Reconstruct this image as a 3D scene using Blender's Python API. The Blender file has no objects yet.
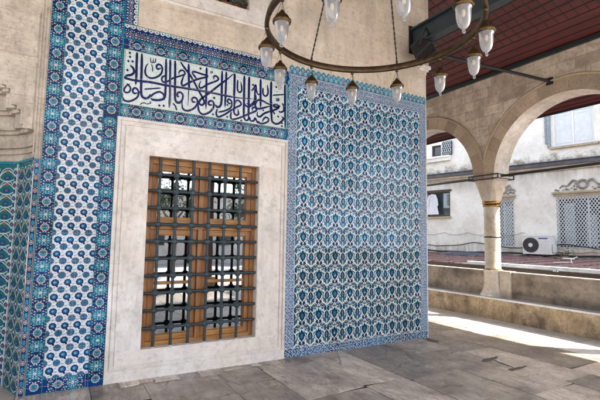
import bpy, bmesh, math, random
from mathutils import Vector, Matrix
random.seed(7)
R_ = math.radians
SC = bpy.context.scene
COL = SC.collection

# ---------------------------------------------------------------- camera
def cam_basis(yaw, pitch, roll):
    f = Vector((math.sin(yaw)*math.cos(pitch), math.cos(yaw)*math.cos(pitch), math.sin(pitch)))
    r0 = Vector((math.cos(yaw), -math.sin(yaw), 0)); u0 = r0.cross(f)
    r = math.cos(roll)*r0 + math.sin(roll)*u0
    u = -math.sin(roll)*r0 + math.cos(roll)*u0
    return r, u, f
cd = bpy.data.cameras.new('camera'); cam = bpy.data.objects.new('camera', cd); COL.objects.link(cam)
r, u, f = cam_basis(R_(29.6131), R_(5.01245), R_(0.91281))
cam.matrix_world = Matrix(((r.x, u.x, -f.x, 0), (r.y, u.y, -f.y, 0), (r.z, u.z, -f.z, 1.6), (0, 0, 0, 1)))
cd.sensor_width = 36; cd.lens = 421.878/600*36; cd.clip_start = .05; cd.clip_end = 1000
SC.camera = cam

# ---------------------------------------------------------------- light
SUN = Vector((1.0, -.80, 1.40)).normalized()
W = bpy.data.worlds.new('World'); SC.world = W; W.use_nodes = True
wn = W.node_tree; bg = wn.nodes['Background']
sky = wn.nodes.new('ShaderNodeTexSky'); sky.sky_type = 'NISHITA'; sky.sun_disc = False
sky.sun_elevation = math.asin(SUN.z); sky.sun_rotation = math.atan2(SUN.x, SUN.y)
sky.air_density = 1.0; sky.dust_density = 2.5; sky.ozone_density = 0.6
hs = wn.nodes.new('ShaderNodeHueSaturation'); hs.inputs['Saturation'].default_value = .5   # sky desaturated to keep the ambient light neutral
wn.links.new(sky.outputs[0], hs.inputs['Color']); wn.links.new(hs.outputs[0], bg.inputs[0]); bg.inputs[1].default_value = 0.15
sl = bpy.data.lights.new('sun', 'SUN'); so = bpy.data.objects.new('sun', sl); COL.objects.link(so)
sl.energy = 5.0; sl.angle = R_(0.5); sl.color = (1, .95, .88)
so.rotation_euler = SUN.to_track_quat('Z', 'Y').to_euler()
SC.view_settings.view_transform = 'Standard'; SC.view_settings.look = 'None'
SC.view_settings.exposure = 2.3; SC.view_settings.gamma = 1
try: SC.view_settings.use_curve_mapping = False
except Exception: pass
SC.render.engine = 'CYCLES'
SC.cycles.max_bounces = 8; SC.cycles.diffuse_bounces = 6; SC.cycles.glossy_bounces = 4
SC.cycles.transmission_bounces = 6

# ---------------------------------------------------------------- helpers: meshes
class MB:
    """collects faces; build() links them as ONE mesh object"""
    def __init__(s): s.v = []; s.f = []; s.m = []; s.t = []; s.sm = []
    def face(s, pts, m=0, t=0.5, sm=False):
        n = len(s.v); s.v += [tuple(p) for p in pts]; s.f.append(tuple(range(n, n+len(pts))))
        s.m.append(m); s.t.append(t); s.sm.append(sm)
    def grid(s, rows, m=0, t=0.5, close=False, sm=True):
        n = len(s.v); w = len(rows[0])
        for rw in rows: s.v += [tuple(p) for p in rw]
        for i in range(len(rows)-1):
            for j in range(w if close else w-1):
                k = (j+1) % w
                s.f.append((n+i*w+j, n+i*w+k, n+(i+1)*w+k, n+(i+1)*w+j)); s.m.append(m); s.t.append(t); s.sm.append(sm)
    def box(s, x0, x1, y0, y1, z0, z1, m=0, t=0.5):
        s.hexa([(x0,y0,z0),(x1,y0,z0),(x1,y1,z0),(x0,y1,z0)], [(x0,y0,z1),(x1,y0,z1),(x1,y1,z1),(x0,y1,z1)], m, t)
    def hexa(s, a, b, m=0, t=0.5):
        n = len(s.v); k = len(a); s.v += [tuple(p) for p in a]+[tuple(p) for p in b]
        s.f.append(tuple(range(n+k-1, n-1, -1))); s.f.append(tuple(range(n+k, n+2*k)))
        for i in range(k):
            j = (i+1) % k; s.f.append((n+i, n+j, n+k+j, n+k+i))
        s.m += [m]*(k+2); s.t += [t]*(k+2); s.sm += [False]*(k+2)
    def tube(s, pts, rad, m=0, n=10, t=0.5, cap=True):
        pts = [Vector(p) for p in pts]; rows = []; up = None
        for i, p in enumerate(pts):
            d = (pts[min(i+1, len(pts)-1)]-pts[max(i-1, 0)]).normalized()
            if up is None: up = Vector((0,0,1)) if abs(d.z) < .9 else Vector((1,0,0))
            a = d.cross(up).normalized(); b = a.cross(d).normalized(); up = b
            rr = rad[i] if isinstance(rad, (list, tuple)) else rad
            rows.append([p+a*rr*math.cos(2*math.pi*k/n)+b*rr*math.sin(2*math.pi*k/n) for k in range(n)])
        s.grid(rows, m, t, close=True)
        if cap: s.face(rows[0][::-1], m, t); s.face(rows[-1], m, t)
    def lathe(s, c, prof, m=0, n=24, t=0.5, ripple=0, nr=0):
        rows = []
        for (rr, z) in prof:
            rows.append([(c[0]+rr*(1+ripple*math.cos(nr*2*math.pi*k/n))*math.cos(2*math.pi*k/n),
                          c[1]+rr*(1+ripple*math.cos(nr*2*math.pi*k/n))*math.sin(2*math.pi*k/n), c[2]+z) for k in range(n)])
        s.grid(rows, m, t, close=True)
    def sphere(s, c, rx, rz=None, m=0, n=12):
        rz = rz or rx
        s.lathe(c, [(max(1e-4, rx*math.sin(math.pi*i/8)), -rz*math.cos(math.pi*i/8)) for i in range(9)], m, n)
    def build(s, name, mats, parent=None, bevel=0, keep_world=False):
        me = bpy.data.meshes.new(name)
        root = Vector((0,0,0)); p = parent
        while p is not None: root = root+p.location; p = p.parent
        loc = Vector((0,0,0))
        if parent is None and not keep_world and s.v:
            xs = [v[0] for v in s.v]; ys = [v[1] for v in s.v]; zs = [v[2] for v in s.v]
            loc = Vector(((min(xs)+max(xs))/2, (min(ys)+max(ys))/2, min(zs))); root = loc
        me.from_pydata([(v[0]-root.x, v[1]-root.y, v[2]-root.z) for v in s.v], [], s.f)
        if not isinstance(mats, (list, tuple)): mats = [mats]
        for mt in mats: me.materials.append(mt)
        me.polygons.foreach_set('material_index', s.m); me.polygons.foreach_set('use_smooth', s.sm)
        at = me.attributes.new('tint', 'FLOAT', 'FACE'); at.data.foreach_set('value', s.t)
        me.update()
        o = bpy.data.objects.new(name, me); COL.objects.link(o); o.location = loc
        if parent is not None: o.parent = parent
        if bevel:
            b = o.modifiers.new('bevel', 'BEVEL'); b.width = bevel; b.segments = 2; b.limit_method = 'ANGLE'
        return o
def thing(name, loc, label, cat, group=None):
    o = bpy.data.objects.new(name, None); COL.objects.link(o); o.location = loc
    o.empty_display_size = .1
    return tag(o, label, cat, group)
def tag(o, label=None, cat=None, group=None, kind=None):
    if label: o['label'] = label
    if cat: o['category'] = cat
    if group: o['group'] = group
    if kind: o['kind'] = kind
    return o
def copy_tree(o, parent=None, loc=None):
    c = o.copy(); COL.objects.link(c)
    if parent is not None: c.parent = parent
    if loc is not None: c.location = loc
    for ch in list(o.children): copy_tree(ch, c)
    return c
def catmull(P, n=6, closed=False):
    out = []; N = len(P)
    for i in range(N-1):
        p0 = P[max(i-1, 0)]; p1 = P[i]; p2 = P[i+1]; p3 = P[min(i+2, N-1)]
        for k in range(n):
            t = k/n
            out.append(tuple(.5*((2*b)+(-a+c)*t+(2*a-5*b+4*c-d)*t*t+(-a+3*b-3*c+d)*t**3) for a, b, c, d in zip(p0, p1, p2, p3)))
    out.append(tuple(P[-1])); return out

# ---------------------------------------------------------------- helpers: materials
class NT:
    def __init__(s, name):
        s.mat = bpy.data.materials.new(name); s.mat.use_nodes = True
        s.n = s.mat.node_tree.nodes; s.l = s.mat.node_tree.links
        s.b = s.n['Principled BSDF']
    def node(s, typ, **kw):
        nd = s.n.new(typ)
        for k, v in kw.items():
            if k.startswith('i_'): nd.inputs[k[2:].replace('_', ' ')].default_value = v
            else: setattr(nd, k, v)
        return nd
    def set(s, sock, v):
        if hasattr(v, 'is_output') or isinstance(v, bpy.types.NodeSocket): s.l.new(v, sock)
        else: sock.default_value = v
    def math(s, op, a, b=0.0, c=None):
        nd = s.n.new('ShaderNodeMath'); nd.operation = op
        s.set(nd.inputs[0], a); s.set(nd.inputs[1], b)
        if c is not None: s.set(nd.inputs[2], c)
        return nd.outputs[0]
    def pos(s):
        g = s.n.new('ShaderNodeNewGeometry'); x = s.n.new('ShaderNodeSeparateXYZ'); s.l.new(g.outputs['Position'], x.inputs[0])
        return g.outputs['Position'], x.outputs[0], x.outputs[1], x.outputs[2]
    def comb(s, a, b, c=0.0):
        nd = s.n.new('ShaderNodeCombineXYZ')
        for i, v in enumerate((a, b, c)): s.set(nd.inputs[i], v)
        return nd.outputs[0]
    def noise(s, vec, scale, detail=6, rough=.6, dist=0.0):
        nd = s.n.new('ShaderNodeTexNoise'); s.l.new(vec, nd.inputs['Vector'])
        nd.inputs['Scale'].default_value = scale; nd.inputs['Detail'].default_value = detail
        nd.inputs['Roughness'].default_value = rough; nd.inputs['Distortion'].default_value = dist
        return nd.outputs[0]
    def stretch(s, vec, sc):
        nd = s.n.new('ShaderNodeMapping'); s.l.new(vec, nd.inputs[0]); nd.inputs['Scale'].default_value = sc
        return nd.outputs[0]
    def ramp(s, fac, stops):
        nd = s.n.new('ShaderNodeValToRGB'); s.l.new(fac, nd.inputs[0]); e = nd.color_ramp.elements
        while len(e) < len(stops): e.new(.5)
        for el, (p, c) in zip(e, stops):
            el.position = p; el.color = (c if isinstance(c, (tuple, list)) else (c, c, c))[:3]+(1,) if isinstance(c, tuple) else (c, c, c, 1)
        return nd.outputs[0]
    def mix(s, fac, a, b, mode='MIX'):
        nd = s.n.new('ShaderNodeMix'); nd.data_type = 'RGBA'; nd.blend_type = mode
        s.set(nd.inputs['Factor'], fac)
        for k, v in ((6, a), (7, b)):
            if isinstance(v, tuple): nd.inputs[k].default_value = v[:3]+(1,)
            else: s.l.new(v, nd.inputs[k])
        return nd.outputs[2]
    def tint(s):
        nd = s.n.new('ShaderNodeAttribute'); nd.attribute_name = 'tint'; return nd.outputs['Fac']
    def bump(s, h, strength=.3, dist=.01):
        nd = s.n.new('ShaderNodeBump'); s.l.new(h, nd.inputs['Height'])
        nd.inputs['Strength'].default_value = strength; nd.inputs['Distance'].default_value = dist
        s.l.new(nd.outputs[0], s.b.inputs['Normal'])
    def out(s, col, rough=.6, spec=.5, metal=0):
        s.set(s.b.inputs['Base Color'], col+(1,) if isinstance(col, tuple) and len(col) == 3 else col)
        s.set(s.b.inputs['Roughness'], rough); s.b.inputs['Specular IOR Level'].default_value = spec
        s.b.inputs['Metallic'].default_value = metal
        return s.mat

def stone(name, base, dark, warm, rough=.7, scale=3.0, crack=.5, tint_amt=.0, spec=.3, bump=.35, vein=None, streak=None, joints=None):
    t = NT(name); P, x, y, z = t.pos()
    n1 = t.noise(P, scale, 8, .65); n2 = t.noise(P, scale*6, 6, .7); n3 = t.noise(P, scale*.35, 4, .6)
    c = t.mix(t.ramp(n1, [(.35, 0.0), (.65, 1.0)]), dark, base)
    c = t.mix(t.ramp(n3, [(.42, 0.0), (.68, .75)]), c, warm)
    c = t.mix(t.ramp(n2, [(.3, .55), (.5, 0.0)]), c, tuple(k*.55 for k in dark))
    if vein:
        v = t.noise(t.stretch(P, vein), scale*1.5, 9, .7, 1.5)
        c = t.mix(t.ramp(v, [(.44, 0.0), (.5, .22), (.56, 0.0)]), c, tuple(k*.7 for k in dark))
    if streak:
        v = t.noise(t.stretch(P, streak), scale, 6, .65, .3)
        c = t.mix(t.ramp(v, [(.48, 0.0), (.7, .5)]), c, tuple(k*.72 for k in dark))
    jf = None
    if joints:
        wv = t.noise(P, 3, 4); bt_ = t.node('ShaderNodeTexBrick'); t.l.new(t.comb(t.math('ADD', x, t.math('MULTIPLY', wv, .02)), t.math('ADD', z, t.math('MULTIPLY', wv, .02))), bt_.inputs['Vector'])
        bt_.inputs['Scale'].default_value = 1; bt_.inputs['Brick Width'].default_value = joints[0]; bt_.inputs['Row Height'].default_value = joints[1]
        bt_.inputs['Mortar Size'].default_value = .003; bt_.inputs['Mortar Smooth'].default_value = .6; bt_.offset = .37
        bt_.inputs['Color1'].default_value = (1,1,1,1); bt_.inputs['Color2'].default_value = (.88,.86,.84,1); bt_.inputs['Mortar'].default_value = (.9,.88,.86,1)
        c = t.mix(1.0, c, bt_.outputs['Color'], 'MULTIPLY')
        jf = t.math('MULTIPLY', bt_.outputs['Fac'], t.ramp(n1, [(.42, 0.0), (.55, 1.0)]))
        c = t.mix(t.math('MULTIPLY', jf, .6), c, tuple(k*.5 for k in dark))
        # hair cracks and tooling scratches
        sc_ = t.noise(t.stretch(P, (1.2,1.2,9)), 4, 8, .75, .4)
        c = t.mix(t.math('MULTIPLY', t.ramp(sc_, [(.53, 0.0), (.56, .55), (.60, 0.0)]), t.ramp(n3, [(.40, 0.0), (.60, 1.0)])), c, tuple(k*.6 for k in dark))
    # small pits
    vo = t.node('ShaderNodeTexVoronoi'); t.l.new(P, vo.inputs['Vector']); vo.inputs['Scale'].default_value = scale*14
    pit = t.ramp(vo.outputs['Distance'], [(.05, 1.0), (.16, 0.0)])
    pitm = t.math('MULTIPLY', pit, t.ramp(n3, [(.5, 0.0), (.62, 1.0)]))
    c = t.mix(t.math('MULTIPLY', pitm, crack), c, tuple(k*.3 for k in dark))
    if tint_amt:
        k = t.math('ADD', 1-tint_amt*.5, t.math('MULTIPLY', t.tint(), tint_amt))
        c = t.mix(1.0, c, t.comb(k, k, k), 'MULTIPLY')
    h = t.math('ADD', t.math('MULTIPLY', n2, .5), t.math('SUBTRACT', n1, t.math('MULTIPLY', pitm, .6)))
    t.bump(h, bump, .012)
    return t.out(c, t.ramp(n2, [(.3, min(1, rough+.15)), (.7, rough-.1)]), spec)

def simple(name, col, rough=.5, metal=0, spec=.5, var=.25, scale=20, bump=0):
    t = NT(name); P, x, y, z = t.pos(); n = t.noise(P, scale, 5, .6)
    c = t.mix(t.ramp(n, [(.3, 1.0), (.7, 0.0)]), col, tuple(k*(1-var) for k in col))
    if bump: t.bump(n, bump, .005)
    return t.out(c, t.ramp(t.noise(P, scale*.7), [(.3, min(1, rough+.12)), (.7, max(.02, rough-.08))]), spec, metal)

def glaze(name, col, grid=None, lower=None, var=.3, grout=(.42, .40, .38), rough=.22, zc=1.43):
    """fired tile glaze: every tile has its own tone, pale joints, pooled colour"""
    t = NT(name); P, x, y, z = t.pos()
    n = t.noise(P, 60, 4, .6); n0 = t.noise(P, 9, 3, .5)
    c = t.mix(t.ramp(n, [(.35, 1.0), (.65, 0.0)]), col, tuple(min(1, k*.72+.004) for k in col))
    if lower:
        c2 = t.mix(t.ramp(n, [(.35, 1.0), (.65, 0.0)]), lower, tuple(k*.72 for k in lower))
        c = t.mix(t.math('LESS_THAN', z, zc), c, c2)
    if grid:
        x0, px, z0, pz = grid
        gx = t.math('DIVIDE', t.math('SUBTRACT', x, x0), px); gz = t.math('DIVIDE', t.math('SUBTRACT', z, z0), pz)
        wn_ = t.node('ShaderNodeTexWhiteNoise', noise_dimensions='2D')
        t.l.new(t.comb(t.math('FLOOR', gx), t.math('FLOOR', gz)), wn_.inputs['Vector'])
        k = t.math('ADD', 1-var*.5, t.math('MULTIPLY', wn_.outputs['Value'], var))
        sx = t.node('ShaderNodeSeparateColor'); t.l.new(wn_.outputs['Color'], sx.inputs[0])
        k2 = t.math('ADD', 1-var*.3, t.math('MULTIPLY', sx.outputs[1], var*.6))
        c = t.mix(1.0, c, t.comb(t.math('MULTIPLY', k, k2), k, k), 'MULTIPLY')
        def edge(g, p):
            fr = t.math('FRACT', g); e = t.math('MINIMUM', fr, t.math('SUBTRACT', 1.0, fr))
            return t.math('LESS_THAN', t.math('MULTIPLY', e, p), .0016)
        m = t.math('MAXIMUM', edge(gx, px), edge(gz, pz))
        c = t.mix(t.math('MULTIPLY', m, .75), c, grout)
    # chips / crazing
    ch = t.ramp(t.noise(P, 22, 8, .75), [(.66, 0.0), (.70, .7)])
    c = t.mix(ch, c, (.33, .30, .26))
    h = t.math('ADD', n0, t.math('MULTIPLY', n, .15))
    if grid:
        tl = t.math('ADD', t.math('MULTIPLY', t.math('FRACT', gx), t.math('SUBTRACT', sx.outputs[0], .5)), t.math('MULTIPLY', t.math('FRACT', gz), t.math('SUBTRACT', sx.outputs[2], .5)))
        h = t.math('SUBTRACT', t.math('ADD', t.math('MULTIPLY', h, .3), t.math('MULTIPLY', tl, 1.6)), t.math('MULTIPLY', m, .4))
    t.bump(h, .5, .006)
    return t.out(c, t.ramp(n0, [(.3, rough+.10), (.7, rough-.04)]), .14)
CALLI = [(1,0.0183,0.0203,[(0.5925,3.6795)]),(1,0.0183,0.0202,[(0.5969,3.6328)]),(1,0.0183,0.0202,[(0.5813,3.5781)]),(1,0.0184,0.0203,[(0.6263,3.5847)]),(1,0.0193,0.0213,[(0.5757,3.4715)]),(0,0.0226,0.0249,[(0.6017,3.5328),(0.6331,3.51),(0.6482,3.4657),(0.623,3.4271),(0.5735,3.4049),(0.5579,3.3758),(0.5881,3.3702),(0.6746,3.3665),(0.8402,3.3794),(1.0122,3.3768),(1.2017,3.3852),(1.4999,3.3914),(1.7756,3.3879),(1.9533,3.391),(2.1363,3.4131)]),(0,0.0241,0.0265,[(0.6696,3.7073),(0.6707,3.566),(0.6747,3.4117),(0.6716,3.316)]),(0,0.0255,0.0278,[(0.7226,3.7042),(0.7273,3.5546),(0.7301,3.3992),(0.7345,3.2568),(0.7484,3.1939),(0.7878,3.1772),(0.8257,3.202),(0.8374,3.2402)]),(0,0.0102,0.011,[(0.8213,3.6751),(0.827,3.6228),(0.8497,3.623),(0.8521,3.6699)]),(0,0.0103,0.011,[(0.8768,3.6781),(0.8785,3.6393),(0.8544,3.6192)]),(0,0.0196,0.0209,[(0.9434,3.5739),(0.9063,3.5548),(0.8912,3.5846),(0.9151,3.6144),(0.9467,3.6029),(0.9602,3.5591),(0.9432,3.4978),(0.8937,3.4509),(0.8379,3.4297),(0.7925,3.4421),(0.7682,3.4852),(0.776,3.5593),(0.7988,3.5994)]),(0,0.0102,0.011,[(0.8327,3.5961),(0.8478,3.5629),(0.8513,3.5089)]),(0,0.0187,0.0197,[(1.007,3.4988),(0.9674,3.4722),(0.9587,3.4336),(0.9816,3.4113),(1.0331,3.4339),(1.0843,3.4777),(1.1956,3.5382),(1.2286,3.564),(1.2114,3.5981),(1.1811,3.5979),(1.1558,3.5674),(1.1594,3.5369)]),(0,0.0246,0.0261,[(0.9981,3.7072),(1.0039,3.5167),(1.0065,3.3451),(1.0038,3.2466),(0.9847,3.2042),(0.9284,3.1807),(0.8662,3.1757),(0.8429,3.1932)]),(0,0.0202,0.0216,[(0.8424,3.2051),(0.8743,3.2471),(0.9353,3.2827),(0.982,3.267),(0.9951,3.2328),(0.9737,3.1924)]),(0,0.0236,0.0249,[(1.0475,3.706),(1.0553,3.4656),(1.0616,3.2572),(1.0585,3.1096)]),(0,0.0251,0.0263,[(1.1045,3.7065),(1.1114,3.5393),(1.1177,3.3293),(1.1269,3.2197),(1.1616,3.1888),(1.2088,3.2094)]),(0,0.0171,0.0188,[(0.5749,3.3111),(0.6025,3.293),(0.6202,3.2587),(0.6039,3.218),(0.5693,3.2068),(0.5521,3.234),(0.569,3.2782),(0.6097,3.3203)]),(0,0.0196,0.0213,[(0.6943,3.2255),(0.6601,3.2132),(0.6424,3.2453),(0.6626,3.2763),(0.6924,3.2667),(0.7087,3.2223),(0.6946,3.1723),(0.6531,3.133),(0.606,3.1094),(0.5601,3.113),(0.5406,3.1444),(0.5352,3.19)]),(0,0.0131,0.0142,[(0.703,3.2271),(0.719,3.2361),(0.7326,3.2505)]),(0,0.0144,0.0155,[(0.7686,3.2836),(0.8547,3.3061),(0.9561,3.3329)]),(0,0.0098,0.0106,[(0.7258,3.0891),(0.7682,3.1225),(0.8018,3.1141),(0.8381,3.1252),(0.8487,3.1402),(0.8261,3.1446)]),(1,0.0194,0.0206,[(0.9447,3.1195)]),(1,0.0196,0.0207,[(0.994,3.1243)]),(0,0.013,0.0135,[(1.0969,3.1738),(1.13,3.1463),(1.1513,3.0907)]),(0,0.0246,0.0252,[(1.2872,3.3803),(1.2757,3.5485),(1.2681,3.7119)]),(0,0.023,0.0239,[(1.1671,3.7044),(1.2157,3.6432),(1.3056,3.5421),(1.3984,3.3952),(1.4653,3.2928),(1.4798,3.2442),(1.4493,3.2109),(1.417,3.2333),(1.4402,3.2883),(1.5264,3.368),(1.6777,3.5204),(1.7816,3.6205),(1.8608,3.7036)]),(0,0.0213,0.0217,[(1.3745,3.5308),(1.3485,3.5573),(1.3224,3.5901),(1.3339,3.6142),(1.4284,3.606),(1.512,3.5899),(1.3933,3.532),(1.2899,3.4692),(1.2127,3.4124),(1.1921,3.4434),(1.2086,3.5157),(1.2222,3.5399)]),(0,0.0209,0.0214,[(1.2814,3.3729),(1.2806,3.172)]),(0,0.0244,0.0247,[(1.4946,3.7172),(1.4993,3.4788),(1.5041,3.1718)]),(0,0.0267,0.0264,[(1.6978,3.7155),(1.7004,3.4789),(1.7012,3.2959),(1.6808,3.2338),(1.6457,3.2213),(1.6212,3.2495)]),(0,0.0243,0.0239,[(1.7542,3.7144),(1.7535,3.4892),(1.7512,3.2327)]),(1,0.0215,0.0219,[(1.4171,3.6718)]),(0,0.0091,0.0091,[(1.5571,3.6695),(1.573,3.6599),(1.5607,3.6416),(1.5473,3.6518),(1.5571,3.6695)]),(0,0.0209,0.0209,[(1.5945,3.5691),(1.5894,3.6033),(1.6216,3.6178),(1.6517,3.5873),(1.6239,3.5529),(1.5219,3.4936),(1.4537,3.4377),(1.42,3.4248),(1.4085,3.4609),(1.4316,3.5193)]),(0,0.0204,0.0211,[(1.1704,3.2647),(1.1486,3.2731),(1.1507,3.3083),(1.1825,3.3241),(1.2125,3.2973),(1.2099,3.2407),(1.1756,3.1974),(1.1395,3.2034),(1.1212,3.2434)]),(0,0.0224,0.0228,[(1.3732,3.2358),(1.336,3.2343),(1.3261,3.2678),(1.3549,3.2907),(1.388,3.2726),(1.3949,3.2231),(1.3599,3.1603),(1.2915,3.1138),(1.2367,3.1147),(1.211,3.1539),(1.2102,3.2346)]),(0,0.0233,0.0232,[(1.5827,3.2364),(1.5416,3.2319),(1.5366,3.2644),(1.5679,3.288),(1.6012,3.2628),(1.5969,3.2002),(1.5476,3.1342),(1.4725,3.0966),(1.421,3.1263),(1.406,3.1934),(1.4106,3.2385)]),(1,0.0222,0.022,[(1.6054,3.3308)]),(1,0.0207,0.0206,[(1.596,3.1164)]),(0,0.013,0.0135,[(1.1007,3.1683),(1.1302,3.1401),(1.144,3.0932)]),(0,0.0223,0.022,[(1.6518,3.1965),(1.6382,3.1361),(1.6658,3.0953),(1.7437,3.1362),(1.8222,3.1986),(1.9021,3.2582),(1.967,3.3052),(1.9477,3.3459),(1.902,3.3511),(1.8937,3.3058)]),(0,0.021,0.0207,[(1.6637,3.157),(1.7159,3.1733),(1.7618,3.1952),(1.8105,3.2256),(1.8416,3.2704),(1.8372,3.3224),(1.8038,3.3508),(1.7805,3.3203),(1.8084,3.291),(1.8376,3.3119)]),(0,0.0275,0.0268,[(1.8674,3.7118),(1.8695,3.5116),(1.8678,3.3915)]),(0,0.0282,0.0271,[(2.0025,3.7132),(2.006,3.4032),(2.0087,3.1225)]),(0,0.0285,0.0273,[(2.0706,3.7138),(2.0723,3.4557),(2.0758,3.1329)]),(0,0.0279,0.0263,[(2.237,3.7206),(2.2395,3.5141),(2.2449,3.3092)]),(0,0.0302,0.028,[(2.3936,3.7107),(2.394,3.4454),(2.3973,3.2517)]),(0,0.025,0.0228,[(2.6022,3.7313),(2.609,3.4129),(2.6224,3.077)]),(0,0.0208,0.0201,[(1.9114,3.6269),(1.911,3.5062),(1.94,3.4648),(1.9708,3.5042),(1.9535,3.6152)]),(0,0.02,0.0191,[(2.1076,3.5166),(2.1395,3.5568),(2.167,3.6101),(2.1793,3.5302),(2.2066,3.4873),(2.2426,3.5078)]),(0,0.0217,0.0205,[(2.1582,3.5604),(2.1577,3.4715),(2.1514,3.3886),(2.1168,3.3418),(2.0817,3.3222),(2.0387,3.3417)]),(0,0.0221,0.0208,[(2.2743,3.5897),(2.2764,3.5071),(2.3169,3.4842),(2.3499,3.5347),(2.3351,3.6501)]),(1,0.0216,0.0205,[(2.1282,3.6025)]),(1,0.0229,0.0211,[(2.4713,3.6389)]),(0,0.0122,0.0113,[(2.4757,3.5807),(2.5062,3.5836)]),(0,0.0124,0.0113,[(2.5509,3.6572),(2.5607,3.6307)]),(0,0.0204,0.02,[(1.8077,3.6525),(1.8606,3.7103)]),(0,0.0233,0.0226,[(1.872,3.4321),(1.8746,3.2601),(1.8742,3.1874),(1.9025,3.1563),(1.9349,3.1773),(1.9246,3.242)]),(1,0.0188,0.0184,[(1.7821,3.2707)]),(1,0.0201,0.0196,[(1.7845,3.1139)]),(1,0.0208,0.0199,[(1.9761,3.0935)]),(1,0.0191,0.0178,[(2.2852,3.2817)]),(0,0.0231,0.0224,[(1.8388,3.1856),(1.8299,3.1276),(1.8594,3.0928),(1.9611,3.1337),(2.0712,3.1966),(2.1696,3.2504),(2.1861,3.2789),(2.1609,3.3032),(2.1257,3.281),(2.1381,3.2452)]),(0,0.0246,0.0232,[(2.1662,3.4799),(2.1711,3.4057),(2.1384,3.3387),(2.0824,3.298),(2.0428,3.2994),(2.0195,3.3249)]),(0,0.0224,0.0214,[(2.0103,3.1628),(2.0285,3.1149),(2.0664,3.1154),(2.0864,3.1587),(2.1046,3.1158),(2.1516,3.1203),(2.1692,3.1582),(2.199,3.1221),(2.2382,3.1199)]),(0,0.0255,0.0236,[(2.4006,3.3718),(2.3109,3.3976),(2.2427,3.4172),(2.1963,3.3995),(2.1677,3.349),(2.1823,3.2999),(2.2358,3.2964),(2.3295,3.3342),(2.3973,3.3648)]),(0,0.0262,0.0239,[(2.5403,3.3796),(2.4749,3.3941),(2.4386,3.3783),(2.453,3.3583),(2.5195,3.3631),(2.4712,3.3261),(2.3991,3.2918),(2.2979,3.2405),(2.2387,3.187),(2.1982,3.2025),(2.2068,3.2539)]),(0,0.0211,0.0194,[(2.4232,3.2958),(2.4446,3.2737),(2.4589,3.2536)]),(0,0.0232,0.0212,[(2.5676,3.4296),(2.5936,3.3821),(2.5877,3.3228),(2.5421,3.2992),(2.5136,3.3138)]),(0,0.0271,0.0251,[(2.4061,3.4303),(2.4119,3.192),(2.4374,3.1387),(2.5002,3.129),(2.5626,3.1736),(2.59,3.2197),(2.5611,3.241)]),(1,0.0229,0.0209,[(2.5102,3.2314)]),(1,0.0216,0.0196,[(2.5684,3.1488)]),(1,0.0216,0.0196,[(2.5694,3.1071)]),(0,0.0231,0.0216,[(2.1875,3.1105),(2.2259,3.1038),(2.2762,3.0988),(2.3482,3.1316),(2.3677,3.1725),(2.3296,3.195),(2.2931,3.1641),(2.274,3.1204)]),(0,0.0091,0.0084,[(2.4744,3.4906),(2.4788,3.4495),(2.4929,3.4488),(2.4937,3.4909)]),(0,0.0092,0.0084,[(2.5041,3.496),(2.5069,3.4513),(2.5174,3.4564),(2.5182,3.4953)]),(0,0.0181,0.0168,[(2.4197,3.5145),(2.5067,3.5353),(2.604,3.5598)])]

# ---------------------------------------------------------------- materials
M = {}
M['plaster'] = stone('wall_stone', (.70,.62,.53), (.50,.43,.355), (.70,.58,.45), .75, 2.4, .5, streak=(2.2,2.2,.5), joints=(1.15,.62))
M['marble'] = stone('white_marble', (.78,.75,.72), (.58,.535,.49), (.70,.60,.50), .5, 2.0, .4, .10, .4, .12, vein=(.8,.8,2.2))
M['marble_upright'] = stone('white_marble_upright', (.78,.75,.72), (.56,.515,.475), (.70,.60,.50), .5, 1.8, .4, .10, .4, .12, vein=(2.6,2.6,.5), streak=(5,5,.5))
M['carved'] = stone('carved_limestone', (.64,.57,.48), (.38,.32,.26), (.60,.52,.43), .8, 4.5, 1.0, streak=(2,2,.6), bump=.9, joints=(.62,.43))
M['plinth'] = stone('plinth_stone', (.50,.38,.25), (.12,.085,.055), (.50,.36,.20), .8, 3.6, .9, streak=(1.6,1.6,.5), bump=.7)
M['parapet'] = stone('parapet_stone', (.33,.265,.20), (.085,.068,.055), (.42,.33,.24), .65, 1.6, .3, streak=(1,.35,2.2), bump=.4)
M['column'] = stone('column_marble', (.50,.44,.36), (.28,.24,.19), (.52,.44,.33), .45, 3, .3, vein=(1,1,.4))
M['pedestal'] = stone('pedestal_marble', (.60,.54,.47), (.42,.36,.30), (.58,.48,.36), .6, 3, .4, streak=(2,2,.4))
M['ledge'] = stone('ledge_marble', (.74,.75,.76), (.55,.55,.56), (.6,.56,.5), .35, 4, .3)
M['voussoir'] = stone('arch_stone', (.40,.31,.235), (.27,.205,.15), (.44,.33,.23), .8, 3.5, .8, .4, bump=.8)
M['moulding'] = stone('arch_moulding', (.42,.34,.24), (.30,.24,.17), (.42,.33,.2), .8, 4, .3)
M['soffit'] = stone('arch_soffit', (.66,.62,.56), (.36,.33,.29), (.50,.44,.36), .8, 3, .5, .2)  # paler than the wall stone: the sunlit look is put into the colour

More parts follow.
